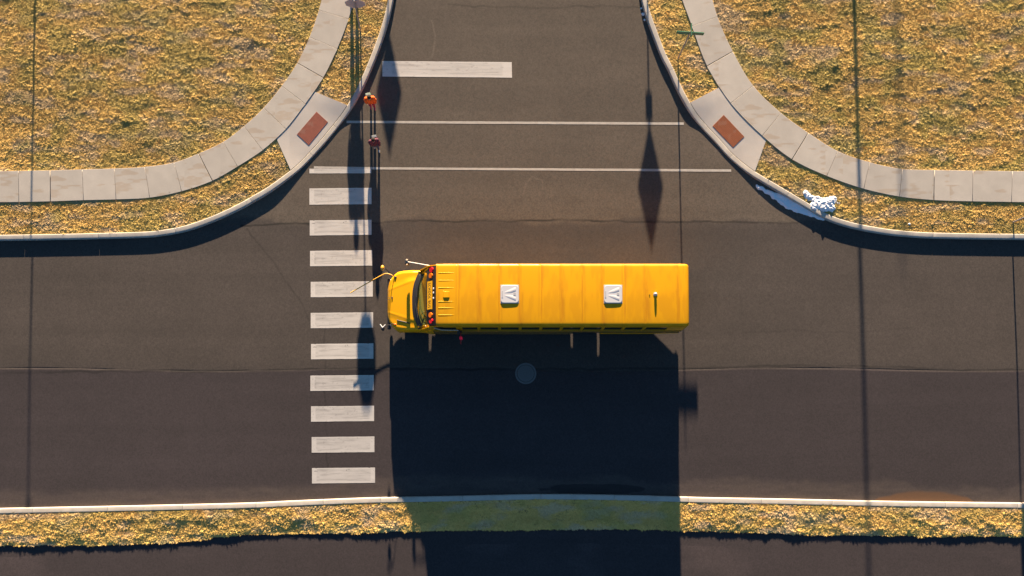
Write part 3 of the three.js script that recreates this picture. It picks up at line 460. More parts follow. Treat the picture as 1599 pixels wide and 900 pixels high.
  // rear wall
  { const rw = mesh('rear_panel', rbox(0.06, 2.3, 2 * W - 0.09, 0.03, L - 0.05, 1.75, 0), yellow, bus); mesh('emergency_door', rbox(0.03, 1.75, 0.95, 0.012, L - 0.012, 1.75, 0), yellow, rw); mesh('rear_window', box(0.012, 0.6, 0.75, L + 0.006, 2.2, 0), black, rw); for (const s of [-1, 1]) { mesh('rear_window', box(0.014, 0.55, 0.5, L - 0.016, 2.1, s * 0.82), black, rw); mesh('tail_lamp', new THREE.CylinderGeometry(0.09, 0.09, 0.03, 16).rotateZ(Math.PI / 2).translate(L - 0.01, 1.25, s * 0.95), redLens, rw); } mesh('rear_bumper', rbox(0.12, 0.22, 2 * W - 0.1, 0.03, L - 0.02, 0.74, 0), black, bus); }
  // floor, chassis, engine bay
  mesh('floor', box(L - xT - 0.1, 0.08, 2 * W - 0.1, (L + xT) / 2, 0.96, 0), dark, bus);
  mesh('chassis', merge([box(L - 3.3, 0.2, 0.12, L / 2 - 1.3, 0.72, 0.42), box(L - 3.3, 0.2, 0.12, L / 2 - 1.3, 0.72, -0.42), box(1.6, 0.5, 0.9, 1.1, 0.85, 0), box(2.6, 0.45, 1.5, 4.2, 0.66, 0), box(0.9, 0.5, 2.2, 6.4, 0.67, 0)]), dark, bus);
  // wheels
  const wheel = (x, z, w) => { const g = new THREE.Group(); g.name = 'wheel'; g.position.set(x, 0.5, z); bus.add(g); const pr = [[0.29, -w / 2], [0.44, -w / 2], [0.485, -w / 2 + 0.03], [0.5, -w / 2 + 0.07], [0.5, w / 2 - 0.07], [0.485, w / 2 - 0.03], [0.44, w / 2], [0.29, w / 2]].map((p) => new THREE.Vector2(...p)); mesh('tyre', new THREE.LatheGeometry(pr, 40).rotateX(Math.PI / 2), rubber, g); mesh('rim', merge([new THREE.CylinderGeometry(0.3, 0.3, w * 0.7, 28).rotateX(Math.PI / 2), new THREE.CylinderGeometry(0.1, 0.1, w * 0.9, 16).rotateX(Math.PI / 2)]), std(0.05, 0.05, 0.05, 0.6), g); };
  wheel(xfw, W - 0.2, 0.27); wheel(xfw, -W + 0.2, 0.27); wheel(xa, W - 0.36, 0.52); wheel(xa, -W + 0.36, 0.52);
  mesh('axle', bar([xfw, 0.5, -W + 0.2], [xfw, 0.5, W - 0.2], 0.07), dark, bus); mesh('axle', merge([bar([xa, 0.5, -W + 0.3], [xa, 0.5, W - 0.3], 0.1), new THREE.SphereGeometry(0.2, 12, 8).translate(xa, 0.5, 0)]), dark, bus);
  for (const [x, y0] of [[xfw - 0.55, 0.5], [xfw + 0.56, 0.6], [xa - 0.56, 0.57], [xa + 0.57, 0.64]]) mesh('light_blocker', box(0.22, 1.1 - y0, 0.02, x, (1.1 + y0) / 2, -W + 0.12), dark, bus);  // unseen plates added by the wheels to shorten the sun slivers under the bus
  mesh('wheel_house', merge([box(1.35, 0.1, 2 * W - 0.1, xa, 1.12, 0)]), dark, bus);
  // bonnet: plan outline half width and height
  const xn = X(604.6, 1.3), xc = X(644, 1.62), xe = X(676.5, 1.6);
  const hwAt = (x) => { const T = [[xn, 0.6], [xn + 0.03, 0.68], [X(607.5, 1.3), 0.8], [X(611, 1.3), 0.95], [X(616, 1.3), 1.09], [X(621, 1.3), 1.185], [X(630, 1.3), 1.225], [X(641, 1.3), 1.235], [xe + 1, 1.235]]; for (let i = 1; i < T.length; i++) if (x <= T[i][0]) return lerp(T[i - 1][1], T[i][1], (x - T[i - 1][0]) / (T[i][0] - T[i - 1][0])); return 1.235; };
  const hoodY = (x, z) => {
    const t = clamp((x - xn) / (xc - xn)), h = lerp(1.3, 1.6, Math.pow(t, 0.75)) - 0.2 * Math.pow(1 - clamp((x - xn) / 0.2), 2.5), a = Math.abs(z), pl = lerp(0.46, 0.82, t), w = hwAt(x);
    let y = h + 0.02 * (1 - (z / w) ** 2) - 0.014 * sstep(pl - 0.03, pl + 0.2, a) * lerp(0.6, 1, t) + 0.005 * (sstep(pl - 0.1, pl - 0.04, a) - sstep(pl - 0.02, pl + 0.03, a));
    y -= 0.15 * Math.pow(clamp((a - (w - 0.13)) / 0.13), 2.6);
    y += 0.015 * sstep(xc - 0.42, xc - 0.1, x) * (1 - sstep(0.7, 0.95, a)); return y;
  };
  const nH = 60, mH = 60;
  const hood = mesh('hood', gridGeo(nH, mH, (u, v) => { const x = xn + (xe - xn) * Math.pow(u, 1.25), w = hwAt(x), z = lerp(-w, w, v); return [x, hoodY(x, z), z]; }), yellow, bus);
  const outl = []; for (let i = nH; i >= 0; i--) { const x = xn + (xe - xn) * Math.pow(i / nH, 1.25); outl.push([x, hwAt(x)]); } for (let k = 1; k < 10; k++) outl.push([xn, 0.6 - 0.12 * k]); const full = [...outl]; for (let i = 0; i <= nH; i++) { const x = xn + (xe - xn) * Math.pow(i / nH, 1.25); full.push([x, -hwAt(x)]); }
  mesh('fender', gridGeo(full.length - 1, 4, (u, v) => { const [x, z] = full[Math.round(u * (full.length - 1))], top = hoodY(x, z), dx = (x - xfw) / 0.6, bot = Math.abs(dx) < 1 && Math.abs(z) > 1.15 ? Math.max(0.5, 0.5 + 0.6 * Math.sqrt(1 - dx * dx)) : 0.5; return [x, lerp(top, bot, v), z]; }), yellow, bus);
  mesh('grille', merge([...[...Array(8)].map((_, i) => rbox(0.03, 0.03, 0.8, 0.008, xn - 0.005, 0.72 + i * 0.055, 0))]), black, bus);
  for (const s of [-1, 1]) mesh('headlight', new THREE.SphereGeometry(0.11, 16, 10).scale(0.5, 0.9, 1.1).rotateY(s * -0.75).translate(X(610.5, 1) + 0.05, 0.95, s * 0.86), std(0.5, 0.5, 0.5, 0.1), bus);
  mesh('front_bumper', rbox(0.14, 0.26, 2.1, 0.05, X(606, 0.6) + 0.05, 0.58, 0), black, bus);
  mesh('hood_emblem', merge([rbox(0.05, 0.03, 0.1, 0.008, X(612, 1.5), hoodY(X(612, 1.5), 0) + 0.012, Z(466, 1.5)), rbox(0.11, 0.02, 0.015, 0.005, X(607.5, 1.5), hoodY(X(607.5, 1.5), 0) + 0.01, Z(465, 1.5)), rbox(0.11, 0.02, 0.015, 0.005, X(607.5, 1.5), hoodY(X(607.5, 1.5), 0) + 0.01, Z(468, 1.5))]), black, hood);
  for (const s of [-1, 1]) { const x0 = X(620, 1.5), x1 = X(641, 1.5), z0 = s > 0 ? Z(501, 1.5) : -1.05, z1 = s > 0 ? Z(506.5, 1.5) : -1.1; if (s > 0) mesh('hood_slot', bar([x0, hoodY(x0, z0) + 0.01, z0], [x1, hoodY(x1, z1) + 0.008, z1], 0.022), black, hood); mesh('hood_latch', rbox(0.12, 0.04, 0.05, 0.012, X(655, 1.6), hoodY(X(655, 1.6), s * 1.14) + 0.02, s * 1.13), black, hood); mesh('turn_lamp', new THREE.SphereGeometry(0.045, 10, 8).scale(1.2, 0.7, 1).translate(X(617.5, 1.4), hoodY(X(617.5, 1.4), s * 0.93) + 0.01, s * 0.95), s > 0 ? amberLens : dark, hood); }
  // cowl, windshield
  const bow = (v, d) => d * Math.pow(Math.abs(2 * v - 1), 2.4);
  const wW = 1.02, tW = 1.1;
  mesh('cowl', gridGeo(6, 24, (u, v) => { const z = lerp(-wW - 0.02, wW + 0.02, v), x = lerp(X(643.5, 1.66), X(651.5, 1.72), u) + bow(v, 0.22); return [x, Math.max(lerp(1.66, 1.74, u), hoodY(x, z) + 0.012), z]; }), black, bus);
  const wip = mesh('wiper', merge([bar([X(647, 1.7) + 0.05, 1.76, -0.75], [X(650, 1.8), 1.8, -0.1], 0.012, 6), bar([X(648, 1.7) + 0.03, 1.76, 0.15], [X(650.5, 1.8) + 0.06, 1.8, 0.8], 0.012, 6)]), dark, bus);
  mesh('windshield', gridGeo(10, 24, (u, v) => { const z = lerp(-1, 1, v) * lerp(wW, tW - 0.04, u), x = lerp(X(651.5, 1.74), X(665.5, 2.5), u) + bow(v, lerp(0.22, 0.06, u)); return [x, lerp(1.74, 2.5, u), z]; }), shieldGlass, bus);
  for (const s of [-1, 1]) mesh('windshield_pillar', bar([X(651.5, 1.66) + 0.22, 1.6, s * 1.06], [X(667, 2.52) + 0.07, 2.53, s * 1.13], 0.05, 8), yellow, bus);
  mesh('dashboard', rbox(0.36, 0.3, 2.1, 0.06, X(651.5, 1.74) + 0.24, 1.56, 0), std(0.24, 0.23, 0.09, 0.8), bus); mesh('dashboard_panel', rbox(0.5, 0.3, 2.1, 0.04, X(651.5, 1.74) + 0.68, 1.54, 0), dark, bus);
  mesh('driver_seat', merge([rbox(0.5, 0.12, 0.5, 0.05, 2.35, 1.42, 0.7), rbox(0.12, 0.75, 0.5, 0.05, 2.62, 1.8, 0.7)]), std(0.04, 0.04, 0.06, 0.8), bus);
  mesh('steering_wheel', new THREE.TorusGeometry(0.22, 0.018, 8, 24).rotateX(1.2).rotateY(-1.57).translate(X(663, 1.9) + 0.05, 1.72, 0.7), black, bus);
  // header board above the windshield
  const hx0 = X(665.5, 2.5), hx1 = X(680.5, 3), hy0 = 2.5, hy1 = 2.99, hl = Math.hypot(hx1 - hx0, hy1 - hy0), ang = Math.atan2(hy1 - hy0, hx1 - hx0);
  const head = mesh('header_board', gridGeo(6, 24, (u, v) => { const zz = lerp(-1, 1, v), z = zz * lerp(tW + 0.03, W - 0.05, u), x = lerp(hx0, hx1, u) + 0.06 * Math.pow(Math.abs(zz), 3), y = lerp(hy0, Math.min(hy1, roofY(z) - 0.01), u); return [x, y, z]; }), black, bus);
  const onHead = (u, z, lift) => [lerp(hx0, hx1, u) - Math.sin(ang) * lift + 0.06 * Math.pow(Math.abs(z) / 1.15, 3), lerp(hy0, hy1, u) + Math.cos(ang) * lift, z];
  const cv = document.createElement('canvas'); cv.width = 512; cv.height = 120; const cx = cv.getContext('2d'); cx.fillStyle = '#f0b010'; cx.fillRect(0, 0, 512, 120); cx.fillStyle = '#141210'; cx.font = 'bold 88px sans-serif'; cx.textAlign = 'center'; cx.textBaseline = 'middle'; const tw = cx.measureText('SCHOOL BUS').width; cx.save(); cx.translate(256, 64); cx.scale(478 / tw, 1.1); cx.fillText('SCHOOL BUS', 0, 0); cx.restore();
  const ct = new THREE.CanvasTexture(cv); ct.colorSpace = THREE.SRGBColorSpace;
  { const w = Z(484, 2.8) - Z(441, 2.8), p = onHead(0.42, (Z(484, 2.8) + Z(441, 2.8)) / 2, 0.02), sp = new THREE.Group(); sp.name = 'sign_board'; sp.position.set(...p); bus.add(sp); sp.userData.label = 'SCHOOL BUS lettering board above the windshield';
    // front of the board faces forward and up; letters run north to south, tops towards the roof
    const m = new THREE.Matrix4().makeBasis(new THREE.Vector3(0, 0, 1), new THREE.Vector3(Math.cos(ang), Math.sin(ang), 0), new THREE.Vector3(-Math.sin(ang), Math.cos(ang), 0)); sp.quaternion.setFromRotationMatrix(m);
    mesh('backing', box(w + 0.04, hl * 0.5, 0.02, 0, 0, 0), yellow, sp); mesh('lettering', new THREE.PlaneGeometry(w, hl * 0.44).translate(0, 0, 0.014), new THREE.MeshStandardMaterial({ map: ct, roughness: 0.5 }), sp); }
  const q3 = new THREE.Quaternion().setFromUnitVectors(new THREE.Vector3(0, 1, 0), new THREE.Vector3(-Math.sin(ang), Math.cos(ang), 0));
  for (const s of [-1, 1]) for (const [d, m] of [[1.0, redLens], [0.77, amberLens]]) { const g = new THREE.CylinderGeometry(0.1, 0.11, 0.05, 20).applyQuaternion(q3), p = onHead(0.48, s * d + Z(462.5, 2.8), 0.03); mesh('warning_lamp', g.translate(...p), m, bus); }
  for (const py of [452, 458.5, 467]) { const p = onHead(0.8, Z(py, 2.95), 0.02); mesh('identification_lamp', rbox(0.05, 0.04, 0.07, 0.012, ...p), whitePlastic, bus); }
  // mirrors
  const tan = std(0.6, 0.45, 0.3, 0.5);
  const mir = (pts, r, m, headPos, headGeo, headMat, label) => { const parts = []; for (let i = 1; i < pts.length; i++) parts.push(bar(pts[i - 1], pts[i], r, 6)); const a = mesh('mirror_arm', merge(parts), m, bus); const h = mesh('mirror', headGeo.translate(...headPos), headMat, a); if (label) h.userData.label = label; return a; };
  const hN = 2.25, pN = [X(634.5, hN), hN, Z(410, hN)];
  mir([[X(676, hN), hN, Z(417.2, hN)], pN], 0.022, std(0.55, 0.5, 0.45, 0.4), [pN[0], hN - 0.2, pN[2]], rbox(0.14, 0.42, 0.2, 0.04), dark);
  mesh('mirror_bracket', rbox(0.08, 0.05, 0.07, 0.015, pN[0] + 0.02, hN + 0.03, pN[2] - 0.06), tan, bus); mesh('mirror_bracket', rbox(0.06, 0.04, 0.05, 0.012, pN[0] + 0.02, hN + 0.02, pN[2] + 0.12), tan, bus);
  const hS = 2.3; mir([[X(664, hS), hS, Z(510.5, hS)], [X(690, hS), hS, W + 0.06], [X(716, hS), hS, W + 0.075]], 0.022, tan, [X(716, hS), hS - 0.2, W + 0.12], rbox(0.12, 0.4, 0.16, 0.04), dark);
  const hc = 1.75, cN = [X(597, hc), hc, Z(419.5, hc)], cS = [X(598, hc), hc, Z(512, hc)];
  mir([[X(616.5, 1.4), 1.38, Z(433, 1.4)], [X(601.5, 1.75), 1.8, Z(421, 1.75)], cN], 0.014, black, cN, new THREE.SphereGeometry(0.1, 14, 10).scale(0.75, 0.8, 1.15), std(0.7, 0.34, 0.03, 0.35), 'round yellow backed crossview mirror');
  mir([[X(616.5, 1.4), 1.38, Z(506, 1.4)], [X(604, 1.75), 1.8, Z(510, 1.75)], cS], 0.014, black, [cS[0], cS[1] - 0.06, cS[2] + 0.05], new THREE.SphereGeometry(0.1, 14, 10).scale(0.7, 0.8, 1), black, 'black crossview mirror');
  mesh('mirror_bracket', merge([bar([cS[0] - 0.1, hc + 0.07, cS[2] - 0.1], [cS[0], hc + 0.08, cS[2] + 0.03], 0.022, 6), bar([cS[0], hc + 0.08, cS[2] + 0.03], [cS[0] + 0.12, hc + 0.07, cS[2] - 0.09], 0.016, 6)]), whitePlastic, bus);
  // crossing gate, swung out in front
  { const hg = 0.75, pts = [[617, 434], [611, 429.8], [605, 428], [600, 428.3], [583, 437.5], [547, 458]].map((p) => new THREE.Vector3(X(p[0], hg), hg, Z(p[1], hg))); const cr = new THREE.CatmullRomCurve3(pts, false, 'catmullrom', 0.2); mesh('crossing_gate_arm', new THREE.TubeGeometry(cr, 40, 0.021, 6), std(0.62, 0.34, 0.03, 0.45), bus); mesh('gate_hinge', rbox(0.12, 0.16, 0.1, 0.02, X(616, 0.75), 0.7, Z(434, 0.75)), black, bus); }
  // stop arm swung out on the driver's side
  { const sx = X(720, 1.6), R = 0.23, zc = W + 0.08 + R, sh = new THREE.Shape(); for (let i = 0; i < 8; i++) { const a = Math.PI / 8 + i * Math.PI / 4; const x = R / Math.cos(Math.PI / 8) * Math.cos(a), y = R / Math.cos(Math.PI / 8) * Math.sin(a); i ? sh.lineTo(x, y) : sh.moveTo(x, y); } sh.closePath();
    const arm = new THREE.Group(); arm.name = 'stop_arm'; arm.position.set(sx, 1.6, zc); bus.add(arm); arm.userData.label = 'red octagonal stop arm swung out from the shaded side';
    mesh('stop_plate', new THREE.ExtrudeGeometry(sh, { depth: 0.016, bevelEnabled: false }).rotateY(Math.PI / 2).translate(-0.008, 0, 0), std(0.55, 0.01, 0.02, 0.4), arm);
    const lamp = new THREE.MeshStandardMaterial({ color: rgb(0.6, 0.01, 0.03), roughness: 0.3, emissive: rgb(0.5, 0.004, 0.05), emissiveIntensity: 0.08 });
    for (const y of [0.15, -0.15]) mesh('flash_lamp', new THREE.CylinderGeometry(0.05, 0.05, 0.1, 14).rotateZ(Math.PI / 2).translate(0, y, 0), lamp, arm);
    const c2 = document.createElement('canvas'); c2.width = c2.height = 128; const g2 = c2.getContext('2d'); g2.fillStyle = '#b01018'; g2.fillRect(0, 0, 128, 128); g2.fillStyle = '#f0f0f0'; g2.font = 'bold 46px sans-serif'; g2.textAlign = 'center'; g2.textBaseline = 'middle'; g2.fillText('STOP', 64, 64); const t2 = new THREE.CanvasTexture(c2); t2.colorSpace = THREE.SRGBColorSpace;
    for (const s of [-1, 1]) mesh('lettering', new THREE.PlaneGeometry(0.4, 0.17).rotateY(s * Math.PI / 2).translate(s * 0.011, 0, 0), new THREE.MeshStandardMaterial({ map: t2, roughness: 0.5 }), arm);
    mesh('arm_bracket', rbox(0.06, 0.2, 0.12, 0.015, 0, 0, -R - 0.03), black, arm); }
  // service door on the kerb side
  { const xa_ = X(679, 1.5), xb_ = X(706, 1.5), d = mesh('service_door', box(xb_ - xa_, 1.0, 0.03, (xa_ + xb_) / 2, 1.05, -W - 0.012), yellow, bus); mesh('door_glass', box(xb_ - xa_ - 0.15, 0.35, 0.012, (xa_ + xb_) / 2, 1.33, -W - 0.03), black, d); }
}

// ------------------------------------------------------------------ signs and posts
const galv = std(0.32, 0.31, 0.32, 0.55, { metalness: 0.3 });
const signBack = std(0.42, 0.4, 0.42, 0.6);
function octagon(R) { const s = new THREE.Shape(); for (let i = 0; i < 8; i++) { const a = Math.PI / 8 + i * Math.PI / 4, x = R / Math.cos(Math.PI / 8) * Math.cos(a), y = R / Math.cos(Math.PI / 8) * Math.sin(a); i ? s.lineTo(x, y) : s.moveTo(x, y); } s.closePath(); return s; }
{ // stop sign seen from behind
  const b = at(562.5, 48, 0.15), t = thing('stop_sign', 'stop sign on a thin post seen from its grey back beside the left sidewalk', 'sign', b);
  const R = 0.39, hc = 2.54, lx = 0.17;
  mesh('post', bar([0, -0.1, 0], [lx, hc + R, 0], 0.03, 8), galv, t);
  const p = mesh('sign_plate', new THREE.ExtrudeGeometry(octagon(R), { depth: 0.004, bevelEnabled: false }).translate(lx * 0.9, hc, -0.042), signBack, t);
  mesh('sign_face', new THREE.ExtrudeGeometry(octagon(R - 0.02), { depth: 0.002, bevelEnabled: false }).translate(lx * 0.9, hc, -0.046), std(0.5, 0.012, 0.015, 0.4), p);
  for (const y of [-0.2, 0.2]) mesh('bolt', new THREE.CylinderGeometry(0.012, 0.012, 0.1, 6).rotateX(Math.PI / 2).translate(lx * 0.9, hc + y, -0.01), galv, t);
}
{ // street name sign
  const b = at(1059, 91, 0.15), t = thing('street_name_sign', 'green street name sign with two crossed blades on a thin post by the right sidewalk', 'sign', b);
  mesh('post', bar([0, -0.1, 0], [0.02, 2.72, 0], 0.028, 8), galv, t);
  const green = std(0.02, 0.16, 0.075, 0.45), white = std(0.6, 0.6, 0.58, 0.5);
  const bl = mesh('sign_blade', rbox(1.08, 0.23, 0.035, 0.006, 0.02, 2.62, 0).rotateY(-0.06), green, t); for (const y of [2.705, 2.535]) mesh('blade_border', box(1.0, 0.01, 0.039, 0.02, y, 0).rotateY(-0.06), white, bl);
  const b2 = mesh('sign_blade', rbox(0.03, 0.2, 0.5, 0.006, 0.02, 2.86, -0.02), green, t); mesh('blade_border', box(0.034, 0.01, 0.46, 0.02, 2.935, -0.02), white, b2);
  mesh('blade_bracket', rbox(0.07, 0.07, 0.07, 0.012, 0.02, 2.755, 0), galv, t);
}
function diamondSign(px, py, hc, label, plaque) {
  const b = at(px, py, 0.15), t = thing('warning_sign', label, 'sign', b, 0, 'diamond warning signs along the side street');
  mesh('post', bar([0, -0.1, 0], [0, hc + 0.5, 0], 0.032, 8), galv, t);
  const sh = new THREE.Shape(), D = 0.52; sh.moveTo(0, D); sh.lineTo(D * 1.06, 0); sh.lineTo(0, -D); sh.lineTo(-D * 1.06, 0); sh.closePath();
  mesh('sign_plate', new THREE.ExtrudeGeometry(sh, { depth: 0.005, bevelEnabled: false }).translate(0, hc, -0.045), std(0.62, 0.5, 0.03, 0.4), t);
  if (plaque) mesh('plaque', rbox(0.28, 0.25, 0.006, 0.002, 0, hc - D - 0.13, -0.045), std(0.62, 0.5, 0.03, 0.4), t);
}
diamondSign(603, -370, 2.55, 'diamond warning sign on a post left of the side street beyond the stop sign', false);
diamondSign(1007, -232, 2.58, 'diamond warning sign with a small plaque right of the side street', true);
function lamp(px, py, h, r, label, lean = 0) {
  const b = at(px, py, 0.13), t = thing('lamp_post', label, 'lamp post', b, 0, 'lamp posts standing north of the lawns');
  mesh('pole', bar([0, -0.1, 0], [lean, h, 0], r, 12, r * 0.75), galv, t); mesh('base_plate', rbox(r * 5, 0.06, r * 5, 0.015, 0, 0.03, 0), galv, t);
  mesh('luminaire', rbox(0.22, 0.12, 0.22, 0.04, lean, h + 0.05, 0), dark, t);
}
lamp(56, -70, 4.25, 0.04, 'slim lamp post on the left lawn', -0.22);
lamp(1322, -420, 9, 0.085, 'tall round lamp post on the right lawn', 0.05);
lamp(1357, -1500, 10, 0.1, 'distant lamp post far up the right lawn');
{ const b = at(1583, 347, 0.15), t = thing('road_sign', 'thin sign post on the verge at the right edge', 'sign', b); mesh('post', bar([0, -0.1, 0], [0, 2.75, 0], 0.03, 8), galv, t); mesh('sign_plate', rbox(0.46, 0.6, 0.006, 0.003, 0.16, 2.5, -0.04), signBack, t); }

// ------------------------------------------------------------------ people
function field(bones, k, cell, pad = 0.03) {       // smooth union of tapered capsules, meshed
  let lo = new THREE.Vector3(1e9, 1e9, 1e9), hi = new THREE.Vector3(-1e9, -1e9, -1e9);
  for (const b of bones) for (const [p, r] of [[b[0], b[2]], [b[1], b[3]]]) { lo.min(new THREE.Vector3(p[0] - r - pad, p[1] - r - pad, p[2] - r - pad)); hi.max(new THREE.Vector3(p[0] + r + pad, p[1] + r + pad, p[2] + r + pad)); }
  const size = Math.max(hi.x - lo.x, hi.y - lo.y, hi.z - lo.z), res = Math.min(120, Math.ceil(size / cell) + 4), mc = new MarchingCubes(res, new THREE.MeshBasicMaterial(), false, false, 120000), c = lo.clone().add(hi).multiplyScalar(0.5), hs = size / 2 * res / (res - 4);
  const A = new THREE.Vector3();
  for (let z = 0; z < res; z++) for (let y = 0; y < res; y++) for (let x = 0; x < res; x++) {
    const px = c.x + (x - res / 2) / (res / 2) * hs, py = c.y + (y - res / 2) / (res / 2) * hs, pz = c.z + (z - res / 2) / (res / 2) * hs; let d = 1e9;
    for (const b of bones) { const [a, e, ra, rb] = b, sx = b[4] ?? 1, sz = b[5] ?? 1; const dx = e[0] - a[0], dy = e[1] - a[1], dz = e[2] - a[2], l2 = dx * dx + dy * dy + dz * dz || 1e-9, t = clamp(((px - a[0]) * dx + (py - a[1]) * dy + (pz - a[2]) * dz) / l2), qx = (px - a[0] - dx * t) / sx, qy = py - a[1] - dy * t, qz = (pz - a[2] - dz * t) / sz, v = Math.sqrt(qx * qx + qy * qy + qz * qz) - lerp(ra, rb, t); const hh = clamp(0.5 + 0.5 * (d - v) / k); d = lerp(d, v, hh) - k * hh * (1 - hh); }
    mc.field[z * res * res + y * res + x] = -d;
  }
  mc.isolation = 0; mc.update(); const n = mc.count, g = new THREE.BufferGeometry(), P = new Float32Array(n * 3), N = new Float32Array(n * 3);
  for (let i = 0; i < n; i++) { for (const [k_, cc] of [[0, c.x], [1, c.y], [2, c.z]]) { P[i * 3 + k_] = mc.positionArray[i * 3 + k_] * hs + cc; N[i * 3 + k_] = mc.normalArray[i * 3 + k_]; } }
  g.setAttribute('position', new THREE.BufferAttribute(P, 3)); g.setAttribute('normal', new THREE.BufferAttribute(N, 3)); g.setAttribute('uv', new THREE.BufferAttribute(new Float32Array(n * 2), 2)); return g;
}
function person(pos, turn, ht, o) {                // faces +z before turning; all joints in a 1.7 m body, then scaled
  const t = thing('person', o.label, 'person', pos, turn), S = ht / 1.7, kid = o.kid ? 1.2 : 1, s = (p) => p.map((v) => v * S);
  const st = o.stride, lh = [0.09, 0.9, 0], rh = [-0.09, 0.9, 0];
  const lk_ = [0.095, 0.48, 0.1 * st + 0.03], lf = [0.1, 0.075, st * 0.24], rk_ = [-0.095, 0.49, -0.04 * st + 0.05], rf = [-0.1, 0.09, -st * 0.26];
  const sh = 1.38, lsh = [0.18, sh, 0], rsh = [-0.18, sh, 0], lel = [0.25, 1.12, o.la[0]], lwr = [0.24, 0.92 + o.la[2], o.la[1]], rel = [-0.25, 1.12, o.ra[0]], rwr = [-0.24, 0.92 + o.ra[2], o.ra[1]];
  const hd = [0, 1.565, 0.02];
  const B = (a, b, r1, r2, sx, sz) => [s(a), s(b), r1 * S, r2 * S, sx, sz];
  const head = [B([0, 1.545, 0.035], [0, 1.6, 0.0], 0.075 * kid, 0.095 * kid), B([0, 1.5, 0.06], [0, 1.54, 0.06], 0.045 * kid, 0.06 * kid), B([0, 1.535, 0.115 * kid], [0, 1.565, 0.1 * kid], 0.014, 0.01), B([0.088 * kid, 1.55, 0], [0.09 * kid, 1.575, -0.008], 0.014, 0.018), B([-0.088 * kid, 1.55, 0], [-0.09 * kid, 1.575, -0.008], 0.014, 0.018)];
  const torso = [B([0, 1.0, 0], [0, 1.3, 0.0], 0.105, 0.12, 1.35, 0.95), B(lsh, rsh, 0.068, 0.068), B([0, 0.93, 0], [0, 1.05, 0], 0.115, 0.1, 1.3, 1)];
  const arms = [B(lsh, lel, 0.052, 0.042), B(lel, lwr, 0.042, 0.03), B(rsh, rel, 0.052, 0.042), B(rel, rwr, 0.042, 0.03)];
  const legs = [B(lh, lk_, 0.085, 0.055), B(lk_, lf, 0.055, 0.038), B(rh, rk_, 0.085, 0.055), B(rk_, rf, 0.055, 0.038)];
  const feet = [[lf, 1], [rf, -1]].map(([f]) => B([f[0], 0.04 + (f[1] - 0.075), f[2] - 0.04], [f[0], 0.035 + (f[1] - 0.09) * 0.5, f[2] + 0.15], 0.04, 0.032));
  const hand = (w, e, side) => { const d = new THREE.Vector3(w[0] - e[0], w[1] - e[1], w[2] - e[2]).normalize(), pl = [w[0] + d.x * 0.08, w[1] + d.y * 0.08, w[2] + d.z * 0.08], out = [B(w, pl, 0.026, 0.03, 0.7, 1.15)]; for (let f = 0; f < 4; f++) { const oz = (f - 1.5) * 0.019, l = [0.07, 0.08, 0.075, 0.058][f], a = [pl[0], pl[1], pl[2] + oz], m = [a[0] + d.x * l * 0.5 - side * 0.006, a[1] + d.y * l * 0.5, a[2] + d.z * l * 0.5], e2 = [m[0] + d.x * l * 0.4 - side * 0.024, m[1] + d.y * l * 0.4, m[2] + d.z * l * 0.4]; out.push(B(a, m, 0.0095, 0.009), B(m, e2, 0.009, 0.008)); } const tb = [w[0] + d.x * 0.025, w[1] + d.y * 0.025, w[2] + d.z * 0.025 + 0.028]; out.push(B(tb, [tb[0] - side * 0.01 + d.x * 0.04, tb[1] + d.y * 0.04, tb[2] + 0.03 + d.z * 0.04], 0.012, 0.01)); return out; };
  const grow = (L, r) => L.map((b) => [b[0], b[1], b[2] + r * S, b[3] + r * S, b[4], b[5]]);
  const body = merge([field([...head.slice(0, 2), B([0, 1.38, 0], [0, 1.5, 0.01], 0.05, 0.048), ...torso, ...arms, ...legs, ...feet], 0.03 * S, 0.016), field(head, 0.012 * S, 0.006), field(hand(lwr, lel, 1), 0.006 * S, 0.004), field(hand(rwr, rel, -1), 0.006 * S, 0.004)]);
  mesh('body', body, std(0.4, 0.23, 0.15, 0.6), t);
  const M = (n, L, k, mat) => mesh(n, field(L, k * S, 0.014), mat, t);
  M('jacket', [...grow(torso, o.puff ?? 0.025), ...grow(arms, (o.puff ?? 0.025) * 0.9), B([0, 1.41, -0.04], [0, 1.44, -0.05], 0.085, 0.07, 1.2, 0.8)], 0.05, o.jacket);
  M('trousers', [...grow(legs, 0.016), B([0, 0.92, 0], [0, 0.98, 0], 0.12, 0.11, 1.25, 1)], 0.03, o.trousers);
  M('shoes', grow(feet, 0.012), 0.01, o.shoes);
  M('hair', [B([0, 1.6, -0.02], [0, 1.615, 0.01], 0.092 * kid, 0.092 * kid), B([0, 1.54, -0.05], [0, 1.6, -0.04], 0.07 * kid, 0.08 * kid)], 0.03, o.hair);
  for (const e of [-1, 1]) mesh('eye', new THREE.SphereGeometry(0.011 * S, 8, 6).translate(...s([e * 0.034 * kid, 1.58, 0.088 * kid])), dark, t);
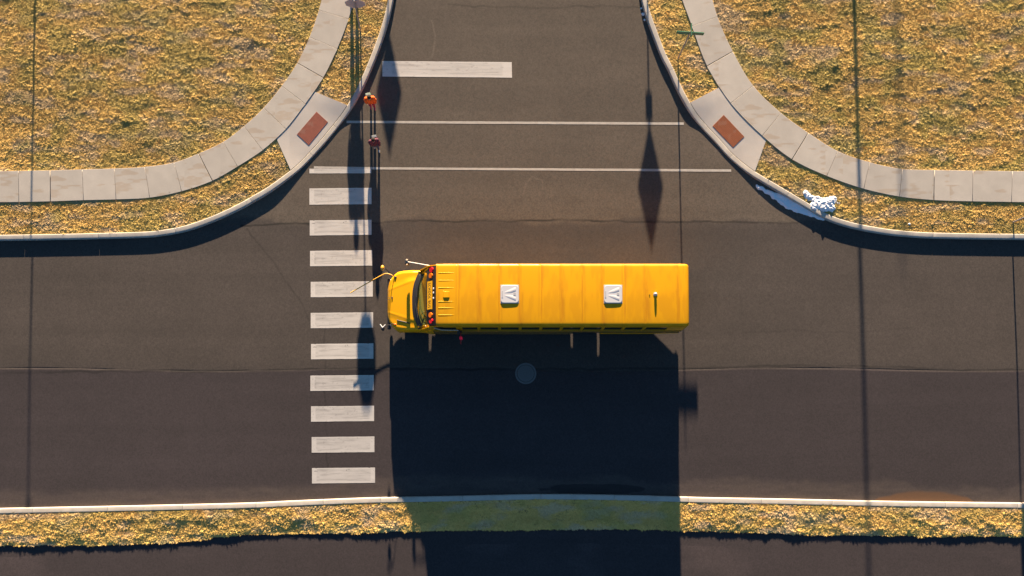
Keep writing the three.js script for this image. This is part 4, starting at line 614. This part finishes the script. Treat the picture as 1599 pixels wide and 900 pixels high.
  if (o.pack) { const p = mesh('backpack', rbox(0.3 * S, 0.4 * S, 0.17 * S, 0.05 * S, ...s([o.pack.x ?? 0, 1.2, -0.23])), o.pack.mat, t); mesh('pocket', rbox(0.22 * S, 0.18 * S, 0.06 * S, 0.025 * S, ...s([o.pack.x ?? 0, 1.1, -0.33])), o.pack.mat2, p); mesh('top_flap', rbox(0.26 * S, 0.05 * S, 0.15 * S, 0.02 * S, ...s([o.pack.x ?? 0, 1.405, -0.23])), o.pack.mat2, p); for (const e of [-1, 1]) mesh('strap', new THREE.TorusGeometry(0.15 * S, 0.016 * S, 6, 14, Math.PI).rotateY(Math.PI / 2).scale(1, 1, 0.8).translate(...s([e * 0.1, 1.3, -0.01])), o.pack.mat2, p); }
  return t;
}
const fab = (r, g, b) => std(r, g, b, 0.9);
person(at(582, 167, 0.004), 0.12, 1.28, { kid: true, puff: 0.05, label: 'child in a bright orange jacket with a green backpack crossing the side street', stride: 0.2, la: [0.03, 0.1, 0.02], ra: [-0.03, 0.04, 0], jacket: fab(0.85, 0.13, 0.012), trousers: fab(0.4, 0.03, 0.06), shoes: fab(0.5, 0.08, 0.12), hair: fab(0.012, 0.008, 0.006), pack: { x: -0.06, mat: fab(0.1, 0.26, 0.12), mat2: fab(0.3, 0.36, 0.3) } });
person(at(588, 231, 0.004), 0.25, 1.22, { kid: true, puff: 0.05, label: 'child in a dark maroon jacket with a bag, walking nearest to the bus', stride: 0.6, la: [0.08, 0.18, 0.05], ra: [-0.06, 0.02, 0.02], jacket: fab(0.11, 0.025, 0.045), trousers: fab(0.06, 0.07, 0.11), shoes: fab(0.5, 0.5, 0.48), hair: fab(0.015, 0.009, 0.008), pack: { x: 0.08, mat: fab(0.045, 0.04, 0.1), mat2: fab(0.22, 0.24, 0.25) } });
person(at(553, -10, SWY), 0.1, 1.92, { label: 'adult in a dark coat standing on the left sidewalk behind the stop sign', stride: 0.1, la: [0, 0.06, 0], ra: [0, 0.06, 0], jacket: fab(0.05, 0.05, 0.07), trousers: fab(0.04, 0.04, 0.06), shoes: fab(0.03, 0.03, 0.03), hair: fab(0.03, 0.02, 0.015) });

renderer.render(scene, camera);
